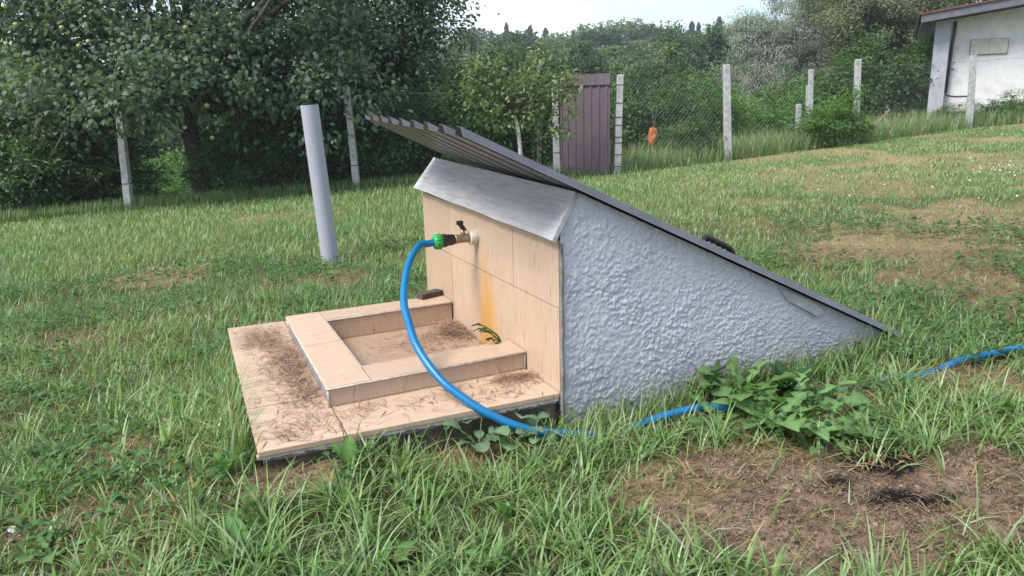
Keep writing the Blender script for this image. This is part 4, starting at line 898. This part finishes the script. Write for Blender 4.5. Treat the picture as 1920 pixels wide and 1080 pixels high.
# crumbs of soil
x, y = sample(1.0, 3.6, 9000, r); kp = (r.random(len(x)) < soil_m(x, y)) & ~inside_house(x, y, .02); x, y = x[kp], y[kp]; n = len(x)
cz = r.uniform(.0015, .0065, n)*np.where(r.random(n) < .06, 2.0, 1); ck = pmask(CHARW, x, y, .8, 6, 40)[:, None]
octv = np.array([[1, 0, 0], [0, 1, 0], [-1, 0, 0], [0, -1, 0], [0, 0, .8], [0, 0, -.8]]); octf = np.array([[0, 1, 4], [1, 2, 4], [2, 3, 4], [3, 0, 4], [1, 0, 5], [2, 1, 5], [3, 2, 5], [0, 3, 5]])
V = (np.stack([x, y, gz(x, y)+.001], -1)[:, None]+octv[None]*cz[:, None, None]*r.uniform(.5, 1.4, (n, 6, 1))).reshape(-1, 3); T = (octf[None]+np.arange(n)[:, None, None]*6).reshape(-1, 3)
C = np.array([.20, .14, .105])*r.uniform(.4, 1.5, (n, 1)); C = C*(1-.9*ck)+.015*ck
tag(nobj('soil_crumbs', V, T, MAT['litter'], None, np.repeat(C, 6, 0)), 'crumbs of brown soil and mulch on the bare patches', 'soil', kind='stuff'); print('crumbs', len(T))
# clover-like small leaves among the grass
x, y = sample(1.0, 6.0, 420, r); x += r.normal(0, .05, len(x)); kp = (fbm(x*2.3, y*2.3, 120, 3) > .5) & ~inside_house(x, y, .03) & (soil_m(x, y) < .5); x, y = x[kp], y[kp]; n = len(x)
rep = 3; I = np.repeat(np.arange(n), rep); N = len(I); P = np.stack([x[I], y[I], gz(x, y)[I]+r.uniform(.03, .075, n)[I]], -1)+r.normal(0, .008, (N, 3)); az = r.uniform(0, 6.28, N)
V, T, m_ = leaves(P, np.stack([np.cos(az), np.sin(az), r.uniform(-.2, .5, N)], -1), unit(N, r)*.4+np.array([0, 0, 1]), r.uniform(.016, .04, N), r.uniform(.012, .024, N), shape=6)
tag(nobj('ground_cover', V, T, MAT['leaf'], None, np.repeat(np.array([.075, .16, .045])*r.uniform(.6, 1.35, (N, 1)), m_, 0)), 'small round weed leaves mixed into the lawn', 'weeds', kind='stuff')
# clover flowers on the right lawn
fl = []
for i in range(56):
    px, py = (random.gauss(1870, 30), random.gauss(325, 7)) if i < 24 else ((random.uniform(1400, 1915), random.uniform(262, 400)) if i < 46 else (random.uniform(1170, 1420), random.uniform(300, 345)))
    q_ = G0(px, py); fl.append(tuple([[(v_[0]+q_[0], v_[1]+q_[1], v_[2]+q_[2]+.07) for v_ in sphere_vf(random.uniform(.005, .009), 5, 3)[0]], sphere_vf(.01, 5, 3)[1]]))
tag(obj('clover_flowers', merge(*fl), MAT['flower']), 'tiny white clover heads dotted over the right lawn', 'flowers', kind='stuff')
# ------------------------------------------------------------------ dry litter on the slab and in the trough
parts = []
def litter(px, py, sx, sy, n, zc, pile, lo=None, ln=(.014, .065)):
    q = []
    while len(q) < n:
        a, b_ = random.gauss(px, sx), random.gauss(py, sy); d = pdir(a, b_); t_ = (SLAB+zc-EYE)/d[2]; P = CAM+t_*d; u, v_ = uv_of(P[0], P[1])
        if lo and not lo(u, v_): continue
        q.append((P[0], P[1]))
    q = np.array(q); z = SLAB+zc+r.uniform(.001, .004+pile, n)
    parts.append(blades(q[:, 0], q[:, 1], z, r.uniform(*ln, n), r.uniform(.0014, .0034, n), r.uniform(0, 6.28, n), r.uniform(1.3, 1.7, n), r.uniform(-.3, .3, n), 4, np.array([.33, .21, .145])*r.uniform(.3, 1.35, (n, 1))))
onleft = lambda u, v_: -1.15 < v_ < -.895 and .02 < u < 1.6
onnear = lambda u, v_: (-1.15 < v_ < -.02 and .02 < u < .262)
intr = lambda u, v_: -.69 < v_ < -.02 and .5 < u < 1.24
litter(495, 640, 28, 13, 620, 0, .018, onleft); litter(545, 680, 24, 18, 620, 0, .018, onleft); litter(572, 728, 22, 22, 480, 0, .014, onleft); litter(530, 700, 40, 40, 200, 0, .006, onleft)
litter(600, 790, 40, 22, 130, 0, .006, lambda u, v_: onleft(u, v_) or onnear(u, v_)); litter(540, 815, 24, 14, 90, 0, .006, lambda u, v_: onleft(u, v_) or onnear(u, v_))
litter(840, 738, 120, 10, 120, 0, .004, onnear); litter(950, 708, 40, 7, 260, 0, .01, onnear); litter(700, 765, 60, 8, 70, 0, .004, onnear)
litter(858, 618, 24, 9, 700, -.022, .02, intr); litter(810, 645, 40, 14, 330, -.022, .006, intr); litter(720, 640, 50, 10, 60, -.022, .004, intr)
V, T, C = join(parts); tag(nobj('dry_litter', V, T, MAT['litter'], None, C), 'dry brown plant litter piled on the tiled slab and in the trough', 'litter', kind='stuff')
# ------------------------------------------------------------------ broad-leaved weeds
def leaf_mesh(kind, seed, colr):
    r = np.random.default_rng(seed); n = 27 if kind == 'dandelion' else 14; V = []; C_ = []
    for i in range(n+1):
        t_ = i/n
        if kind == 'dandelion':
            env = .06+.20*t_**.8; ph = (t_*5.4) % 1.0; lobe = (.1+.9*(1-ph)**.8) if ph > .12 else .3+.7*ph/.12; wd = env*lobe*.85 if t_ < .84 else .15*((1-t_)/.16)**.8
        elif kind == 'plantain': wd = .17*math.sin(math.pi*max(0, (t_-.12)/.88))**.75 if t_ > .12 else .02
        elif kind == 'round': wd = .55*math.sqrt(max(0, t_*(1-t_)))*2*.9*(1+.10*math.cos(t_*22))
        else: wd = .2*math.sin(math.pi*t_)**.8
        if i == n: wd = .003
        arch = .38*t_-.42*t_*t_ if kind != 'round' else .1*math.sin(math.pi*t_); wv = .02*math.sin(t_*14+seed)
        V += [(t_, -wd, arch+wd*.35+wv), (t_, 0, arch), (t_, wd, arch+wd*.35-wv)]
        for q in (-1, 0, 1): C_.append(np.array(colr)*(1.55 if q == 0 else 1)*r.uniform(.9, 1.1))
    Fc = [(3*i+j, 3*i+3+j, 3*i+4+j, 3*i+1+j) for i in range(n) for j in range(2)]
    me = npmesh('leaf', np.array(V), np.array(Fc), MAT['leaf'], np.array(C_), True); return me
LM = {kd: [leaf_mesh(kd, s, [c*f for c in cc]) for s, f in ((1, .85), (2, 1.0), (3, 1.2))] for kd, cc in (('dandelion', (.11, .20, .07)), ('plantain', (.10, .20, .06)), ('round', (.12, .19, .105)), ('dark', (.03, .07, .026)))}
def weed(name, px, py, kind, n, ln, label, el=(.05, .75), pos=None, stem=False, azr=None, cat='weed'):
    b_ = G0(px, py) if pos is None else pos; z = float(gz(b_[0], b_[1])) if pos is None else b_[2]
    e = empty(name, (b_[0], b_[1], z), 0, label, cat, 'broad-leaved weeds'); sts = []
    for i in range(n):
        a = 6.283*(i+random.uniform(-.35, .35))/n if azr is None else random.uniform(*azr); l = ln*random.uniform(.65, 1.2); elv = random.uniform(*el)
        o = bpy.data.objects.new('leaf', random.choice(LM[kind])); link(o, e)
        if stem:
            h_ = l*random.uniform(1.0, 2.6); off = Vector((math.cos(a)*h_*.5, math.sin(a)*h_*.5, h_*.75)); sts.append(tube(catmull([(0, 0, 0), (off.x*.3, off.y*.3, off.z*.6), tuple(off)], 3), .0016, 5)); o.location = off; elv = random.uniform(-.35, .5)
        o.rotation_euler = (random.uniform(-.35, .35), -elv, a); o.scale = (l, l*random.uniform(.85, 1.2), l)
    if sts: obj('stems', merge(*sts), mst, e, True)
    return e
mst = mat_noise('stem_green', [(.3, (.06, .11, .03)), (.7, (.1, .16, .05))], 20, .6, 0)
weed('dandelion', 1450, 800, 'dandelion', 11, .23, 'largest dandelion rosette at the foot of the plaster wall', (.0, .55))
weed('dandelion', 1390, 752, 'dandelion', 9, .19, 'dandelion with upright leaves against the plaster wall', (.4, 1.1))
weed('dandelion', 1545, 815, 'dandelion', 8, .18, 'dandelion rosette beside the charred soil'); weed('dandelion', 1350, 800, 'dandelion', 9, .14, 'dandelion rosette just right of the exposed hose')
weed('dandelion', 1500, 770, 'dandelion', 7, .19, 'dandelion rosette behind the largest one, near the wall'); weed('dandelion', 1470, 745, 'dark', 7, .14, 'dark leafy weed at the plaster wall foot', (.7, 1.3))
weed('dandelion', 1320, 745, 'dark', 6, .13, 'dark toothed weed leaning on the plaster wall left of the dandelions', (.5, 1.2))
weed('dandelion', 100, 1045, 'dandelion', 8, .10, 'dandelion rosette beside the scrap of white paper'); weed('dandelion', 1180, 770, 'dark', 4, .07, 'dark leaf weed at the wall corner beside the hose', (.5, 1.2))
weed('plantain', 660, 905, 'plantain', 5, .10, 'tall plantain leaves in front of the slab edge', (.9, 1.45)); weed('plantain', 815, 945, 'plantain', 6, .062, 'plantain in the middle of the foreground grass', (.6, 1.3))
weed('plantain', 950, 975, 'plantain', 5, .07, 'plantain right of the foreground centre', (.6, 1.3)); weed('plantain', 470, 1050, 'plantain', 6, .10, 'broad plantain at the bottom edge', (.3, .8)); weed('plantain', 310, 930, 'plantain', 5, .07, 'plantain left of the slab corner', (.7, 1.3))
weed('plantain', 430, 905, 'plantain', 5, .085, 'upright plantain below the slab corner', (.9, 1.45)); weed('plantain', 930, 1065, 'plantain', 5, .075, 'plantain at the bottom centre', (.4, 1.1)); weed('plantain', 730, 1055, 'plantain', 7, .07, 'low plantain at the bottom left of centre', (.3, .9))
weed('plantain', 290, 760, 'plantain', 7, .06, 'broad-leaved weed in the grass left of the slab', (.3, 1.0)); weed('plantain', 120, 740, 'plantain', 7, .07, 'broad-leaved weed at the far left of the lawn', (.3, 1.0)); weed('plantain', 1850, 780, 'plantain', 6, .09, 'pale broad-leaved weed at the right edge', (.2, .7)); weed('plantain', 1700, 760, 'plantain', 6, .08, 'broad-leaved weed below the hidden hose', (.2, .8))
weed('mallow', 850, 800, 'round', 10, .046, 'mallow with round leaves by the hose over the slab edge', stem=True); weed('mallow', 900, 855, 'round', 10, .048, 'mallow in the soil in front of the platform base', stem=True); weed('mallow', 800, 835, 'round', 8, .044, 'small mallow under the near slab edge', stem=True)
weed('mallow', 985, 815, 'round', 8, .044, 'mallow just below the lowest bend of the hose', stem=True); weed('mallow', 960, 850, 'round', 8, .044, 'mallow near the dry patch in front of the platform', stem=True); weed('mallow', 730, 850, 'round', 5, .03, 'mallow in the shade of the slab edge', stem=True)
weed('mallow', 870, 825, 'round', 9, .042, 'mallow climbing against the shaded platform base', stem=True); weed('mallow', 1010, 845, 'round', 7, .04, 'mallow below the wall corner', stem=True); weed('mallow', 925, 800, 'round', 7, .044, 'mallow leaning over the slab edge right of the hose', stem=True)
weed('mallow', 1660, 660, 'round', 12, .022, 'feathery green weed at the low tip of the plaster wall', stem=True); weed('mallow', 1690, 670, 'round', 12, .022, 'green weed past the low end of the lid', stem=True); weed('mallow', 1620, 690, 'round', 10, .02, 'small green weed by the wall tip', stem=True)
weed('seedling', 0, 0, 'dark', 12, .05, 'dark green seedling growing in the trough corner', (.2, 1.1), pos=S(.525, -.03, .03), stem=True, azr=(2.7, 4.3))
# paper scrap
q_ = G0(30, 1002); V = [(0, 0, .014)]+[(.016*math.cos(a)*random.uniform(.6, 1.3), .016*math.sin(a)*random.uniform(.6, 1.3), random.uniform(.002, .02)) for a in np.linspace(0, 6.283, 10)[:-1]]
pe = empty('paper_scrap', (q_[0], q_[1], float(gz(q_[0], q_[1]))+.004), 0, 'crumpled white paper scrap on bare soil at the lower left', 'paper')
po = obj('sheet', (V+[(0, 0, 0)], [(0, 1+i, 1+(i+1) % 9) for i in range(9)]+[(10, 1+(i+1) % 9, 1+i) for i in range(9)]), MAT['paper'], pe)

# ------------------------------------------------------------------ haze
hm = bpy.data.materials.new('haze'); hm.use_nodes = True; t = hm.node_tree; t.nodes.remove(t.nodes['Principled BSDF'])
pv = t.nodes.new('ShaderNodeVolumePrincipled'); pv.inputs['Color'].default_value = (.86, .92, 1, 1); pv.inputs['Density'].default_value = .0011; pv.inputs['Anisotropy'].default_value = .2
t.links.new(pv.outputs[0], t.nodes['Material Output'].inputs['Volume'])
tag(obj('haze', box(-275, 275, -85, 290, -9, 45), hm), 'thin pale haze over the valley', 'haze', kind='stuff')
